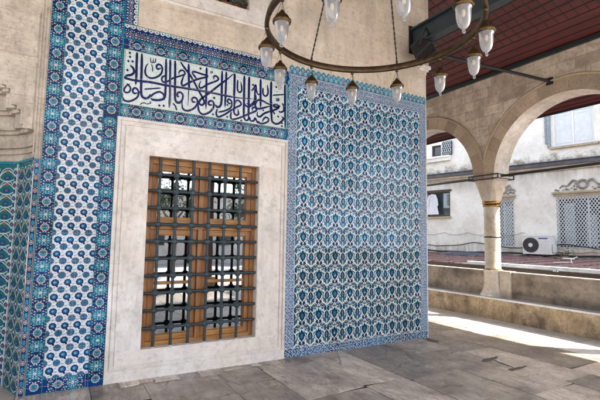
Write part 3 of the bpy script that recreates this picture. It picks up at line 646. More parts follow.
# ---- arabesque tile field
back = MB(); back.box(2.666, 5.305, YW, yb0, 0, 3.90)
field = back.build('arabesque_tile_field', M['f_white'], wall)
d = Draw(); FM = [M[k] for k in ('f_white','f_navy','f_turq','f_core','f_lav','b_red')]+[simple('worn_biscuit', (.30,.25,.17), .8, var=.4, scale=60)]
def motif(cx, cz, P):
    def X(u_): return cx+u_*P
    def Z(v_): return cz+v_*P
    cx += rb.uniform(-.002, .002)
    # large pointed flower
    d.disk(X(0), Z(.03), .165*P, .225*P, 1, 3, 18, wob=.04, lob=8); d.leaf(X(0), Z(.12), X(0), Z(.34), .13*P, 1, 3); d.leaf(X(0), Z(-.12), X(0), Z(-.24), .13*P, 1, 3)
    d.disk(X(0), Z(.02), .088*P, .145*P, 2, 4, 14); d.disk(X(0), Z(.02), .058*P, .100*P, 3, 5, 10)
    d.disk(X(0), Z(.0), .028*P, .04*P, 4 if rb.random() < .6 else 0, 6, 8)
    # smaller flower across the joint
    d.disk(X(.5), Z(-.02), .142*P, .200*P, 1, 3, 16, wob=.04, lob=6); d.disk(X(.5), Z(-.02), .072*P, .110*P, 3, 4, 12); d.disk(X(.5), Z(-.02), .040*P, .065*P, 4, 5, 8)
    d.leaf(X(.5), Z(.06), X(.5), Z(.20), .06*P, 1, 3)
    for s_ in (-1, 1):
        d.leaf(X(.235*s_), Z(-.10), X(.47*s_), Z(-.45), .145*P, 2, 2, .03*P*s_)
        d.leaf(X(.245*s_), Z(-.12), X(.43*s_), Z(-.41), .045*P, 4, 2.7, .015*P*s_)
        d.leaf(X(.14*s_), Z(.32), X(.235*s_), Z(-.04), .085*P, 2, 2, -.05*P*s_)
        d.leaf(X(.225*s_), Z(.20), X(.30*s_), Z(.02), .07*P, 2, 2.2)
        d.leaf(X(.03*s_), Z(-.25), X(.19*s_), Z(-.37), .12*P, 1, 2); d.leaf(X(.02*s_), Z(-.44), X(.17*s_), Z(-.33), .09*P, 1, 2.3)
        d.disk(X(.24*s_), Z(-.45), .070*P, .060*P, 4, 2, 10); d.disk(X(.24*s_), Z(-.45), .036*P, .030*P, 0, 3, 8); d.disk(X(.24*s_), Z(-.45), .016*P, .014*P, 1, 3.5, 6)
        d.leaf(X(.07*s_), Z(-.50), X(.38*s_), Z(-.53), .11*P, 1, 2, .05*P*s_)
        d.leaf(X(.385*s_), Z(.46), X(.37*s_), Z(.18), .175*P, 1, 2.4, .03*P*s_); d.leaf(X(.385*s_), Z(.41), X(.37*s_), Z(.21), .085*P, 2, 3.4)
        d.leaf(X(.17*s_), Z(.46), X(.42*s_), Z(.47), .11*P, 1, 2.1, .03*P*s_)
        d.leaf(X(.13*s_), Z(.40), X(.28*s_), Z(.26), .075*P, 2, 2.2); d.disk(X(.265*s_), Z(.36), .040*P, .040*P, 4, 2.6, 8)
        d.disk(X(.455*s_), Z(.30), .030*P, .060*P, 4, 2, 8); d.disk(X(.455*s_), Z(.44), .030*P, .035*P, 2, 2, 8)
        for (a_, b_, m_) in ((.30, .12, 1), (.30, -.30, 1), (.12, -.47, 4), (.33, -.47, 1), (.06, .40, 2), (.20, .17, 2), (.44, -.24, 1), (.38, -.50, 2), (.12, .47, 1)):
            d.disk(X(a_*s_), Z(b_), .030*P, .034*P, m_, 2.9, 6)
        d.disk(X(.31*s_), Z(-.06), .028*P, .05*P, 4, 2.8, 8)
        d.stroke([(X(.0), Z(.36)), (X(.12*s_), Z(.44)), (X(.30*s_), Z(.40)), (X(.46*s_), Z(.22)), (X(.5*s_), Z(.10))], .032*P, .032*P, 2, 1.2, False, sub=3)
        d.stroke([(X(.30*s_), Z(.10)), (X(.20*s_), Z(-.16)), (X(.10*s_), Z(-.26)), (X(0), Z(-.44))], .030*P, .030*P, 1, 1.2, False, sub=3)
    d.disk(X(0), Z(-.42), .065*P, .065*P, 2, 3, 8, wob=.3, lob=4); d.disk(X(0), Z(-.42), .03*P, .03*P, 0, 4, 6); d.disk(X(0), Z(.44), .045*P, .04*P, 1, 3, 8)
nz = 14
for iz in range(nz):
    for ix in range(-1, 9):
        motif(FX0+(ix+.5)*FP, FZ0+(iz+.5)*FP, FP)
d.build('arabesque_motifs', FM, field)
for (tx, tz) in ((2, 1), (3, 1), (5, 2)):
    x0_, z0_ = FX0+tx*FP+.002, FZ0+tz*FP+.002
    for k in range(26):
        a_, b_ = rb.uniform(0, FP-.05), (FP-.03)*rb.choice([rb.random()**2, 1-rb.random()**3]); d.leaf(x0_+a_, z0_+b_, x0_+a_+rb.uniform(.01, .04), z0_+min(FP-.006, b_+rb.uniform(-.012, .012)), rb.uniform(.006, .016), 6, 6.6)
# borders of the field
d = Draw(); EM = [M[k] for k in ('e_ground','e_blue','e_teal','b_white','e_base','f_lav')]
def scroll(x0, x1, z0, z1, ground, base=8, den=1.0):
    d.rect(x0, x1, z0, z1, ground, base)
    P = .045; rs = random.Random(int(x0*1000+z0*77))
    nx = max(1, round((x1-x0)/P)); nz_ = max(1, round((z1-z0)/P))
    for i in range(nx):
        for k in range(nz_):
            X = x0+(i+.5)*(x1-x0)/nx; Z = z0+(k+.5)*(z1-z0)/nz_; q = (i+k) % 2
            a = rs.uniform(0, 6.28)
            d.stroke([(X+.016*math.cos(a+t), Z+.016*math.sin(a+t)) for t in (0, 1.2, 2.4, 3.6, 4.6)], .007, .007, 3, base+1, False, sub=3)
            if q: d.disk(X, Z, .008, .008, 2 if rs.random() < .6 else 1, base+2, 7); d.leaf(X-.02, Z-.014, X-.004, Z+.006, .010, 1, base+2)
            else: d.leaf(X-.014, Z+.012, X+.012, Z-.012, .013, 1, base+2, .004); d.disk(X+.014, Z+.014, .005, .006, 3, base+2, 6)
scroll(2.668, 2.803, .1225, 3.865, 0); scroll(5.158, 5.3045, .1225, 3.865, 0)
scroll(2.803, 5.158, 3.715, 3.865, 0)
scroll(2.668, 5.3045, .003, .1225, 4, 8)
d.rect(2.666, 5.305, .120, .1245, 3, 11); d.rect(2.803, 2.807, .1245, 3.715, 3, 11); d.rect(5.154, 5.158, .1245, 3.715, 3, 11); d.rect(2.803, 5.158, 3.713, 3.718, 3, 11); d.rect(2.803, 5.158, 3.790, 3.793, 3, 11); d.rect(2.668, 5.3045, 3.862, 3.867, 3, 11)
for k in range(0, 11): d.rect(2.666+k*.2645, 2.6705+k*.2645, .003, .12, 3, 11)
# scalloped cresting against the bare stone
d.rect(2.668, 5.3045, 3.867, 3.945, 0, 11.5)
k = 0; X = 2.668
while X < 5.29:
    w = .088; cx = min(X+w/2, 5.30-w/2)
    pts = [(cx-w/2, 3.90), (cx+w/2, 3.90), (cx+w/2, 3.965), (cx+w*.30, 3.992), (cx+w*.10, 4.000), (cx, 4.022), (cx-w*.10, 4.000), (cx-w*.30, 3.992), (cx-w/2, 3.965)]
    d.poly(pts, 2, 12+(k % 2)*.3)
    d.disk(cx, 3.955, .026, .030, 5, 13, 12); d.disk(cx, 3.955, .018, .021, 3, 14, 10); d.disk(cx, 3.952, .010, .013, 1, 15, 8)
    d.disk(cx-w/2, 3.915, .018, .022, 3, 13, 10); d.disk(cx-w/2, 3.912, .010, .014, 2, 14, 8)
    d.leaf(cx-.02, 3.89, cx+.02, 3.89, .014, 1, 13)
    X += w; k += 1
d.build('field_border', EM, field)

# ---- marble surround, a part, and the two windows
c = MB()
def ring(c, x0, x1, z0, z1, X0, X1, Z0, Z1, yf, m=0, tt=None):
    """rect ring from outer (x0..z1) to inner (X0..Z1), upright stones between head and sill"""
    tt = tt or [random.random() for _ in range(4)]
    c.box(x0, x1, yf, yb0, z0, Z0, 0, tt[0]); c.box(x0, x1, yf, yb0, Z1, z1, 0, tt[1])
    c.box(x0, X0, yf, yb0, Z0, Z1, 1, tt[2]); c.box(X1, x1, yf, yb0, Z0, Z1, 1, tt[3])
ring(c, .5005, 2.664, .0, 2.9205, .535, 2.630, .12, 2.885, YW-.018)
ring(c, .535, 2.630, .12, 2.885, .548, 2.617, .133, 2.872, YW-.004)
ring(c, .548, 2.617, .133, 2.872, .585, 2.580, .165, 2.835, YW-.013)
ring(c, .585, 2.580, .165, 2.835, .597, 2.568, .177, 2.823, YW-.003)
ring(c, .597, 2.568, .177, 2.823, .862, 2.252, .322, 2.512, YW-.009)
c.box(.862, 2.252, YW-.0088, yb1-.3, .318, .3225, 0, .2)
c.build('marble_surround', [M['marble'], M['marble_upright']], wall)
c = MB()
ring(c, .70, 2.34, 4.40, 6.29, .735, 2.305, 4.435, 6.27, YW-.010)
ring(c, .735, 2.305, 4.435, 6.27, 1.0, 2.042, 4.60, 6.02, YW-.028)
c.build('upper_surround', [M['marble'], M['marble_upright']], wall)

def window(name, x0, x1, z0, z1, mull, trans, munt, vbars, hbars):
    yS = YW+.118
    # wooden frame
    f = MB(); 
    def rail(a, b, z_, z2, y=yS, dpt=.06): f.box(a, b, y, y+dpt, z_, z2, 1)
    def stile(a, b, z_, z2, y=yS, dpt=.06): f.box(a, b, y, y+dpt, z_, z2, 0)
    stile(x0+.001, x0+.06, z0, z1, yS-.015); stile(x1-.058, x1-.001, z0, z1, yS-.015)
    rail(x0+.06, x1-.058, z0, z0+.05, yS-.015); rail(x0+.06, x1-.058, z1-.07, z1, yS-.015)
    zi0, zi1 = z0+.05, z1-.07
    if mull: stile(mull[0]+.05, mull[1]-.05, zi0, zi1, yS-.03, .075); 
    root_f = f.build('window_frame', [M['wood_v'], M['wood_h']], wall, bevel=.004)
    s_ = MB(); f = s_
    segs = [(x0+.062, mull[0]+.048), (mull[1]-.048, x1-.060)] if mull else [(x0+.062, x1-.060)]
    zs = [(zi0+.002, trans[0]+.05), (trans[1]-.05, zi1-.002)] if trans else [(zi0+.002, zi1-.002)]
    gl = MB()
    for (a, b) in segs:
        for (p, q) in zs:
            w = .062
            stile(a, a+w, p, q); stile(b-w, b, p, q); rail(a+w, b-w, p, p+w); rail(a+w, b-w, q-w, q)
            # bead
            stile(a+w, a+w+.012, p+w, q-w, yS+.014, .03); stile(b-w-.012, b-w, p+w, q-w, yS+.014, .03)
            rail(a+w+.012, b-w-.012, p+w, p+w+.012, yS+.014, .03); rail(a+w+.012, b-w-.012, q-w-.012, q-w, yS+.014, .03)
            if munt and p < munt[0] < q: rail(a+w+.012, b-w-.012, munt[0], munt[1], yS+.010, .036)
            gl.box(a+w+.002, b-w-.002, yS+.036, yS+.040, p+w+.002, q-w-.002)
    s_.build('sash', [M['wood_v'], M['wood_h']], root_f, bevel=.003)
    if trans:
        f = MB(); tr_ = f
        f.box(x0+.06, x1-.058, yS-.028, yS+.05, trans[0]+.052, trans[1]-.052, 0); f.box(x0+.06, x1-.058, yS-.045, yS-.028, (trans[0]+trans[1])/2-.012, (trans[0]+trans[1])/2+.012, 0)
        f.build('transom', M['wood_h'], root_f, bevel=.003)
    gl.build('pane', M['glass'], root_f)
    g = MB(); yg = YW+.042
    for vx in vbars:
        n_ = 8; g.tube([(vx+rb.uniform(-.003, .003)*(0 < q_ < 12), yg+rb.uniform(-.002, .002), z0-.012+(z1-z0+.022)*q_/12) for q_ in range(13)], [.0175*rb.uniform(.93, 1.07) for _ in range(13)], 0, 10)
    for hz in hbars: g.tube([(x0+(x1-x0)*q_/9, yg+rb.uniform(-.002, .002), hz+rb.uniform(-.003, .003)) for q_ in range(10)], [.0170*rb.uniform(.93, 1.07) for _ in range(10)], 0, 10)
    for vx in vbars:
        for hz in hbars:
            k = .033*rb.uniform(.92, 1.1)
            for (a, b, cc) in ((k, k*.62, k*.62), (k*.62, k, k)):
                pass
            # faceted knot: box with cut corners
            s0 = k; c0 = k*.55
            oc = [(-s0,-c0),(-c0,-s0),(c0,-s0),(s0,-c0),(s0,c0),(c0,s0),(-c0,s0),(-s0,c0)]
            g.hexa([(vx+p, yg-.024, hz+q) for p, q in [(a*.6, b*.6) for a, b in oc]][::-1], [(vx+p, yg-.012, hz+q) for p, q in oc][::-1])
            g.hexa([(vx+p, yg-.012, hz+q) for p, q in oc][::-1], [(vx+p, yg+.012, hz+q) for p, q in oc][::-1])
            g.hexa([(vx+p, yg+.012, hz+q) for p, q in oc][::-1], [(vx+p, yg+.024, hz+q) for p, q in [(a*.6, b*.6) for a, b in oc]][::-1])
    g.build('grille', M['grille'], root_f)
    if hbars:
        l = MB()
        for vx in vbars: l.lathe((vx, yg, z0-.002), [(.022, 0), (.020, .006), (.014, .009)], 0, 10)
        l.build('lead_socket', M['ledge'], root_f)
    return root_f
window('window_frame', .864, 2.250, .3235, 2.510, (1.44, 1.60), (1.615, 1.79), (1.014, 1.050),
       [1.0, 1.196, 1.396, 1.600, 1.803, 2.006], [.539+.1968*k for k in range(10)])
window('window_frame', 1.002, 2.040, 4.602, 6.018, (1.45, 1.59), None, None, [1.12, 1.30, 1.48, 1.66, 1.84, 1.97], [4.72+.2*k for k in range(7)])
c = MB(); c.box(.5, 2.6, YW+.63, YW+1.6, .2, 6.1); c.build('dark_room', M['dark'], wall)  # solid dark box standing for the unlit room behind the panes
c = MB(); c.box(1.35, 1.62, YW+.50, YW+.56, 4.62, 4.95); c.build('red_curtain', simple('red_cloth', (.5,.05,.04), .8), wall)

# ---------------------------------------------------------------- prayer niche at the left
nic = thing('prayer_niche', (-1.0, YW, 0), 'tiled prayer niche under a carved limestone hood at the left edge', 'niche')
fw = .46; cxn = -1.008
pl = [(-.263, YW)]
for a in (70, 35, 0, -35, -70):
    p = pl[-1]; pl.append((p[0]-fw*math.cos(R_(a)), p[1]+fw*math.sin(R_(a))))
sx = pl[0][0]-cxn; 
c = MB(); NZ = 2.375
NM = [M[k] for k in ('n_ground','n_white','n_green','n_navy','n_red','b_edge','b_cobalt','b_peach')]
for i in range(5):
    (xa, ya), (xb, yb) = pl[i], pl[i+1]
    L = math.hypot(xb-xa, yb-ya); ex, ey = (xb-xa)/L, (yb-ya)/L; nx, ny = (ey, -ex)   # towards the niche axis
    if nx*(cxn-xa)+ny*(YW-.2-ya) < 0: nx, ny = -nx, -ny
    tr = (lambda u_, v_, dd, xa=xa, ya=ya, ex=ex, ey=ey, nx=nx, ny=ny: (xa+ex*u_+nx*dd, ya+ey*u_+ny*dd, v_))
    d = Draw(tr); d.rect(0, L, 0, NZ, 0, 0)
    u0 = 0
    if i == 4:
        b0, b1 = (L-.125, L)
        d.rect(b0, b1, 0, NZ, 3, 1)
        d.rect(b0+.010, b0+.016, 0, NZ, 7, 2); d.rect(b1-.016, b1-.010, 0, NZ, 5, 2)
        z = .06
        while z < NZ-.04:
            d.disk((b0+b1)/2, z, .036, .034, 7, 2, 12); d.disk((b0+b1)/2, z, .026, .025, 1, 3, 12); d.disk((b0+b1)/2, z, .016, .016, 3, 4, 8)
            d.disk((b0+b1)/2, z+.069, .034, .027, 0, 2, 12, wob=.1, lob=6)
            for q in (-.045, .045):
                for zz in (z+.03, z+.105): d.disk((b0+b1)/2+q, zz, .008, .008, 7, 2, 6)
            z += .138
        u0, u1 = 0, L-.13
    else: u0, u1 = 0, L
    cc = (u0+u1)/2; hw = (u1-u0)/2
    d.stroke([(u0+.012, 0), (u0+.012, 1.0), (u0+.012, NZ-.03)], .014, .014, 1, 3, False); d.stroke([(u1-.012, 0), (u1-.012, 1), (u1-.012, NZ-.03)], .014, .014, 1, 3, False)
    z = .02
    while z+.16 < NZ-.03:
        for s_ in (-1, 1):
            cx = cc+s_*hw*.47; q = hw*.40
            d.stroke([(cx, z-.005), (cx+q*.9, z+.030), (cx+q*.85, z+.075), (cx, z+.125), (cx-q*.85, z+.075), (cx-q*.9, z+.030), (cx, z-.005)], .010, .010, 1, 2, False)
            d.stroke([(cx-q*.62, z+.025), (cx-q*.5, z+.065), (cx, z+.098), (cx+q*.5, z+.065), (cx+q*.62, z+.025)], .011, .011, 2, 2.5, False)
            d.disk(cx, z+.045, q*.42, .026, 3, 3, 12); d.disk(cx, z+.045, q*.26, .016, 0, 4, 10); d.disk(cx, z+.045, q*.14, .008, 4, 5, 8)
            d.stroke([(cx-q*1.05, z+.06), (cx-q*.55, z+.13), (cx, z+.150), (cx+q*.55, z+.13), (cx+q*1.05, z+.06)], .008, .008, 1, 1.5, False)
            d.disk(cx, z+.112, q*.22, .014, 3 if int(z*100) % 2 else 4, 3, 8)
        for u_ in (cc, u0+.03, u1-.03):
            d.disk(u_, z+.10, hw*.10, .020, 3, 3, 10); d.disk(u_, z+.10, hw*.055, .011, 4, 4, 8)
            d.leaf(u_-.02, z+.12, u_, z+.155, .018, 1, 3); d.leaf(u_+.02, z+.12, u_, z+.155, .018, 1, 3); d.leaf(u_, z+.0, u_, z+.06, .022, 3, 3)
        z += .142
    d.rect(0, L, NZ-.028, NZ, 5, 9)
    d.build('tile_facet', NM, nic)
# stone body around and above, stepped hood with scalloped tiers
c = MB()
yo = YW+1.2
def plan(hw_, dep, z0, z1, scal=0, n=7):
    """stone between a scalloped niche outline and the outer block"""
    pts = []
    for k in range(n*6+1):
        t = k/(n*6); a = math.pi*t
        rr = 1+scal*abs(math.sin(n*math.pi*t)) 
        pts.append((cxn+hw_*math.cos(a)*1.0*rr, YW+dep*math.sin(a)*rr))
    N = len(pts)
    for i in range(N-1):
        a, b = pts[i], pts[i+1]
        ta, tb = i/(N-1), (i+1)/(N-1)
        def o(t):
            if t < .25: return (-.262, YW+ (yo-YW)*t*4)
            if t < .75: return (-.262-(t-.25)*2*1.5, yo)
            return (-1.762, yo-(t-.75)*4*(yo-YW))
        q = [a, o(ta), o(tb), b]
        c.hexa([(p[0], p[1], z0) for p in q], [(p[0], p[1], z1) for p in q], 0, random.random())
# solid frame right of niche
tiers = [(.742, .70, NZ, 2.43, 0), (.752, .72, 2.43, 2.455, 0), (.738, .69, 2.455, 2.50, 0), (.748, .71, 2.50, 2.52, 0), (.730, .66, 2.52, 2.66, 0),
         (.66, .60, 2.66, 2.70, .04), (.60, .54, 2.70, 2.85, .10), (.565, .50, 2.85, 2.89, .05), (.50, .43, 2.89, 3.05, .12), (.465, .38, 3.05, 3.08, .06),
         (.40, .32, 3.08, 3.24, .15), (.36, .27, 3.24, 3.27, .05), (.28, .20, 3.27, 3.38, .15)]
for (h_, dp, a, b, s_) in tiers: plan(h_, dp, a, b, s_)
c.box(-1.762, -.262, YW, yo, 3.38, 6.3)
# raised carved panels beside the stepped hood, standing proud of the wall
for (xa, xb, za, zb) in ((-.38, -.300, 2.66, 2.90), (-.38, -.300, 2.925, 3.36), (-.66, -.300, 3.42, 3.90), (-1.2, -.70, 3.42, 3.90)):
    c.box(xa, xb, YW-.012, YW-.0005, za, zb); 
for xx in (-.275,): c.box(xx-.006, xx+.006, YW-.010, YW-.0005, 2.40, 6.3)
c.build('carved_hood', M['carved'], nic, bevel=.004)
c = MB(); 
c.box(-3.8, -1.763, YW, YW+.6, 0, 6.3); c.build('stone_side', M['plaster'], nic)

# ---------------------------------------------------------------- arcade
XA, XB = 7.72, 8.20; SP = 3.28; C0 = 4.12; RA = 1.40; ZS = 2.87; ZT = 5.02
arc = thing('arcade_wall', (XA+.24, 4.12, 0), 'brown stone arcade wall with round arches on slender columns', 'arcade')
cent = [C0+SP*k for k in range(-2, 4)]
ymin, ymax = cent[0]-SP/2, cent[-1]+SP/2
ys = [ymin]
def low(y):
    for c_ in cent:
        if abs(y-c_) < RA: return ZS+math.sqrt(max(0, RA*RA-(y-c_)**2))
    return ZS
prof = []
for c_ in cent:
    prof.append((c_-SP/2, ZS)); prof.append((c_-RA, ZS))
    for k in range(1, 40):
        a = math.pi*(1-k/40); prof.append((c_+RA*math.cos(a), ZS+RA*math.sin(a)))
    prof.append((c_+RA, ZS))
prof.append((ymax, ZS))
w = MB(); sf = MB()
for (y0, z0), (y1, z1) in zip(prof, prof[1:]):
    if y1-y0 < 1e-6: continue
    w.face([(XA, y0, z0), (XA, y0, ZT), (XA, y1, ZT), (XA, y1, z1)]); w.face([(XB, y1, z1), (XB, y1, ZT), (XB, y0, ZT), (XB, y0, z0)])
    sf.face([(XA, y0, z0), (XA, y1, z1), (XB, y1, z1), (XB, y0, z0)], 0, math.floor(z0/.3+y0*.7)*.37 % 1)
w.face([(XA, ymin, ZT), (XB, ymin, ZT), (XB, ymax, ZT), (XA, ymax, ZT)])
w.build('ashlar_wall', M['ashlar'], arc); sf.build('arch_soffit', M['soffit'], arc)
rv = random.Random(5)
for c_ in cent:
    v = MB(); n = 17
    for i in range(n):
        a0 = math.pi*i/n+.0035; a1 = math.pi*(i+1)/n-.0035; t_ = rv.random()
        seg = 4
        for k in range(seg):
            b0 = a0+(a1-a0)*k/seg; b1 = a0+(a1-a0)*(k+1)/seg
            def lim(a, r_):
                yy = r_*math.cos(a); yy = max(-1.635, min(1.635, yy)); return (c_+yy, ZS+r_*math.sin(a))
            q = [lim(b0, RA+.001), lim(b1, RA+.001), lim(b1, 1.655), lim(b0, 1.655)]
            v.hexa([(XA-.006, *p) for p in q], [(XA+.02, *p) for p in q], 0, t_)
    v.build('arch_ring', M['voussoir'], arc)
    m = MB(); rows = []
    a0 = math.acos(1.63/1.68)
    for k in range(61):
        a = a0+(math.pi-2*a0)*k/60
        rows.append([(XA-.003, c_+1.658*math.cos(a), ZS+1.658*math.sin(a)), (XA-.030, c_+1.662*math.cos(a), ZS+1.662*math.sin(a)),
                     (XA-.036, c_+1.680*math.cos(a), ZS+1.680*math.sin(a)), (XA-.018, c_+1.702*math.cos(a), ZS+1.702*math.sin(a)), (XA-.0005, c_+1.704*math.cos(a), ZS+1.704*math.sin(a))])
    m.grid(rows, 0, .5); m.build('arch_moulding', M['moulding'], arc)

# plinth and its pale coping
w = MB(); rp = random.Random(9); y = ymin
while y < ymax:
    L = rp.uniform(.55, 1.2); w.box(XA+rp.uniform(0, .008), XB+.05, y+.002, min(ymax, y+L)-.002, 0, .402, 0, rp.random()); y += L
pth = w.build('low_plinth', M['plinth']); 
tag(pth, 'low stained stone plinth carrying the arcade columns', 'plinth')
w = MB(); y = ymin
while y < ymax:
    w.box(XA-.025, XB+.06, y+.002, min(ymax, y+1.64)-.002, .4025, .4395, 0, .5); y += 1.64
w.build('coping', M['ledge'], pth, bevel=.006)

colpos = [c_+SP/2 for c_ in cent[:-1]]
XC = 7.96
def make_column(yc, label):
    t = thing('marble_column', (XC, yc, .44), label, 'column', 'columns of the arcade')
    def oct_(a, z, f=.42, sq=1.0):
        b = a*f
        return [(XC+p*1.0, yc+q, z) for p, q in [(a,-b),(a,b),(b,a),(-b,a),(-a,b),(-a,-b),(-b,-a),(b,-a)]]
    m = MB(); pr = [(.235, .4405, .55), (.235, .47, .55), (.205, .53, .5), (.178, .62, .45), (.170, .72, .42), (.170, .93, .42), (.185, .96, .42), (.185, .985, .42)]
    rows = [oct_(a, z, f) for a, z, f in pr]
    m.grid(rows, 0, .5, close=True, sm=False); m.face(rows[-1]); m.build('pedestal', M['pedestal'], t, bevel=.006)
    m = MB(); m.lathe((XC, yc, 0), [(.150, .9855), (.162, 1.01), (.158, 1.035), (.155, 1.04), (.158, 1.6), (.154, 2.30)], 0, 28); m.build('shaft', M['column'], t)
    for z_, h_, r2, mt, nm in ((.988, .022, .166, 'brass', 'foot_ring'), (1.645, .035, .166, 'iron', 'iron_band'), (2.30, .045, .176, 'brass', 'neck_ring'), (2.355, .055, .186, 'brass', 'collar')):
        m = MB(); m.lathe((XC, yc, z_), [(.150, 0), (r2-.008, .002), (r2, h_*.3), (r2, h_*.7), (r2-.008, h_-.002), (.150, h_)], 0, 28); m.build(nm, M[mt], t)
    # capital: octagonal neck opening to a square impost with folded corner facets
    m = MB()
    n_ = oct_(.165, 2.41, .45); s_ = oct_(.236, 2.845, .93)
    mid = oct_(.2023, 2.635, .70)
    m.grid([n_, mid, s_], 0, .5, close=True, sm=False); m.face(s_); m.build('capital', M['pedestal'] if False else M['carvedcap'], t)
    m = MB(); m.box(XC-.238, XC+.238, yc-.238, yc+.238, 2.8455, 2.8695); m.build('impost', M['carvedcap'], t)
    return t
M['brass'] = simple('gilded_brass', (.40,.24,.07), .40, 1.0, .5, .65, 25)
M['carvedcap'] = stone('capital_stone', (.50,.43,.36), (.30,.25,.20), (.50,.42,.33), .7, 3.2, .4, streak=(2,2,.8))
for i, yc in enumerate(colpos):
    if i > 3 and yc > 10.5: continue
    lab = {0: 'marble column of the arcade behind the camera position, farthest back', 1: 'marble column of the arcade just outside the right edge',
           2: 'marble column at the right edge beside the stained parapet', 3: 'marble column with gold collar between the two visible arches'}.get(i, 'marble column hidden behind the tiled wall corner')
    make_column(yc, lab)

# parapet slabs between the pedestals
for i, c_ in enumerate(cent):
    t = thing('parapet', (XC, c_, .44), 'stained stone parapet slab under the %s arch' % ['hindmost', 'rear', 'near', 'right-hand', 'left-hand', 'hidden far'][i], 'parapet', 'parapet slabs between the columns')
    m = MB(); m.box(XC-.03, XC+.09, c_-1.47, c_+1.20, .4405, .945); m.build('slab', M['parapet'], t)
    m = MB()
    m.box(XC-.07, XC+.12, c_+1.205, c_+1.455, .4405, .975)
    m.build('end_post', M['carvedcap'], t, bevel=.008)
    m = MB(); m.box(XC-.045, XC+.10, c_-1.47, c_+1.20, .9455, .965); m.build('rail', M['carvedcap'], t, bevel=.012)

# tie bars and clamps
for i, c_ in enumerate(cent):
    m = MB(); m.box(XC-.018, XC+.018, c_-1.39, c_+1.39, 2.915, 2.960)
    o = m.build('tie_bar', M['iron']); tag(o, 'black iron tie bar across the %s arch at springing height' % ['hindmost', 'rear', 'near', 'right-hand', 'left-hand', 'hidden far'][i], 'tie bar', 'iron tie bars of the arches')
for yc in colpos[1:4]:
    m = MB()
    for z_ in (2.872, 2.955):
        for s_ in (-1, 1):
            m.box(XC+s_*.262-.010, XC+s_*.262+.010, yc-.36, yc+.36, z_-.012, z_+.012)
        for s_ in (-1, 1): m.box(XC-.25, XC+.25, yc+s_*.33-.009, yc+s_*.33+.009, z_-.010, z_+.010)
    for sx in (-1, 1):
        for s_ in (-1, 1): m.box(XC+sx*.262-.008, XC+sx*.262+.008, yc+s_*.35-.01, yc+s_*.35+.01, 2.884, 2.943)
    o = m.build('iron_clamp', M['iron']); tag(o, 'black iron clamp round the impost %s' % {colpos[1]: 'just outside the right edge', colpos[2]: 'near the right edge', colpos[3]: 'above the gold-collared column'}[yc], 'clamp', 'iron clamps round the imposts')

# ---------------------------------------------------------------- porch roof
SL = .35
roof = thing('porch_roof', (6, 2, 5.1), 'dark red boarded porch ceiling with thin dark battens', 'roof')
Y0, Y1 = -3.0, 13.0
m = MB(); zc = lambda x: 5.10-SL*(x-7.72)
XR = 4.5
m.hexa([(XR, Y0, zc(XR)), (9.5, Y0, zc(9.5)), (9.5, Y1, zc(9.5)), (XR, Y1, zc(XR))][::-1], [(XR, Y0, zc(XR)+.06), (9.5, Y0, zc(9.5)+.06), (9.5, Y1, zc(9.5)+.06), (XR, Y1, zc(XR)+.06)][::-1])
m.box(-6, XR, Y0, YW+.0, 6.225, 6.30)
m.build('ceiling_boards', M['red'], roof)
m = MB(); X = 7.70-.165
def bat(m, x, y0, y1, wd=.014, h=.010):
    m.hexa([(x-wd/2, y0, zc(x)-h), (x+wd/2, y0, zc(x)-h), (x+wd/2, y1, zc(x)-h), (x-wd/2, y1, zc(x)-h)][::-1], [(x-wd/2, y0, zc(x)-.001), (x+wd/2, y0, zc(x)-.001), (x+wd/2, y1, zc(x)-.001), (x-wd/2, y1, zc(x)-.001)][::-1])
for x in [7.52, 7.355, 7.185]+[7.02-.165*k for k in range(15)]: bat(m, x, Y0, Y1)
y = Y0+.07
while y < Y1:
    a, b = XR, 7.178
    m.hexa([(a, y-.006, zc(a)-.006), (b, y-.006, zc(b)-.006), (b, y+.006, zc(b)-.006), (a, y+.006, zc(a)-.006)], [(a, y-.006, zc(a)-.001), (b, y-.006, zc(b)-.001), (b, y+.006, zc(b)-.001), (a, y+.006, zc(a)-.001)])
    y += .165
for k in range(9): bat(m, 8.35+k*.13, Y0, Y1)
m.build('battens', M['batten'], roof)
m = MB(); m.box(7.655, 7.735, Y0, Y1, 5.022, 5.092); m.build('wall_plate', M['greenpaint'], roof)
m = MB(); m.box(9.49, 9.53, Y0, Y1, zc(9.5)-.045, zc(9.5)+.05); m.build('fascia', M['greenpaint'], roof)
m = MB(); m.hexa([(XR-.2, Y0-.1, zc(XR)+.15), (9.6, Y0-.1, zc(9.5)+.09), (9.6, Y1+.1, zc(9.5)+.09), (XR-.2, Y1+.1, zc(XR)+.15)], [(XR-.2, Y0-.1, zc(XR)+.22), (9.6, Y0-.1, zc(9.5)+.16), (9.6, Y1+.1, zc(9.5)+.16), (XR-.2, Y1+.1, zc(XR)+.22)])
m.box(-6.1, XR-.201, Y0-.1, 9, 6.31, 6.40); m.build('lead_covering', M['lead'], roof)

# steel beam from the wall corner towards the courtyard
bt = thing('steel_beam', (5.03, 1.0, 4.80), 'blue-grey steel beam running from the wall corner under the ceiling', 'beam')
m = MB(); m.box(4.95, 5.11, -2.9, YW-.02, 4.80, 4.83); m.box(4.95, 5.11, -2.9, YW-.02, 5.10, 5.13); m.box(5.015, 5.045, -2.9, YW-.02, 4.8305, 5.0995)
m.build('girder', M['steel'], bt, bevel=.003)
m = MB(); m.box(4.93, 5.13, YW-.0195, YW-.0045, 4.70, 5.18); m.build('end_plate', M['iron'], bt)
m = MB()
for zz in (4.75, 5.15): 
    for xx in (4.96, 5.10): m.tube([(xx, YW-.035, zz), (xx, YW-.018, zz)], .012, 0, 6)
m.build('bolt', M['iron'], bt)
m = MB(); m.tube([(5.20, YW-.03, 4.80), (7.70, 4.31, 4.535)], .028, 0, 12); m.box(7.69, 7.719, 4.25, 4.37, 4.47, 4.60)
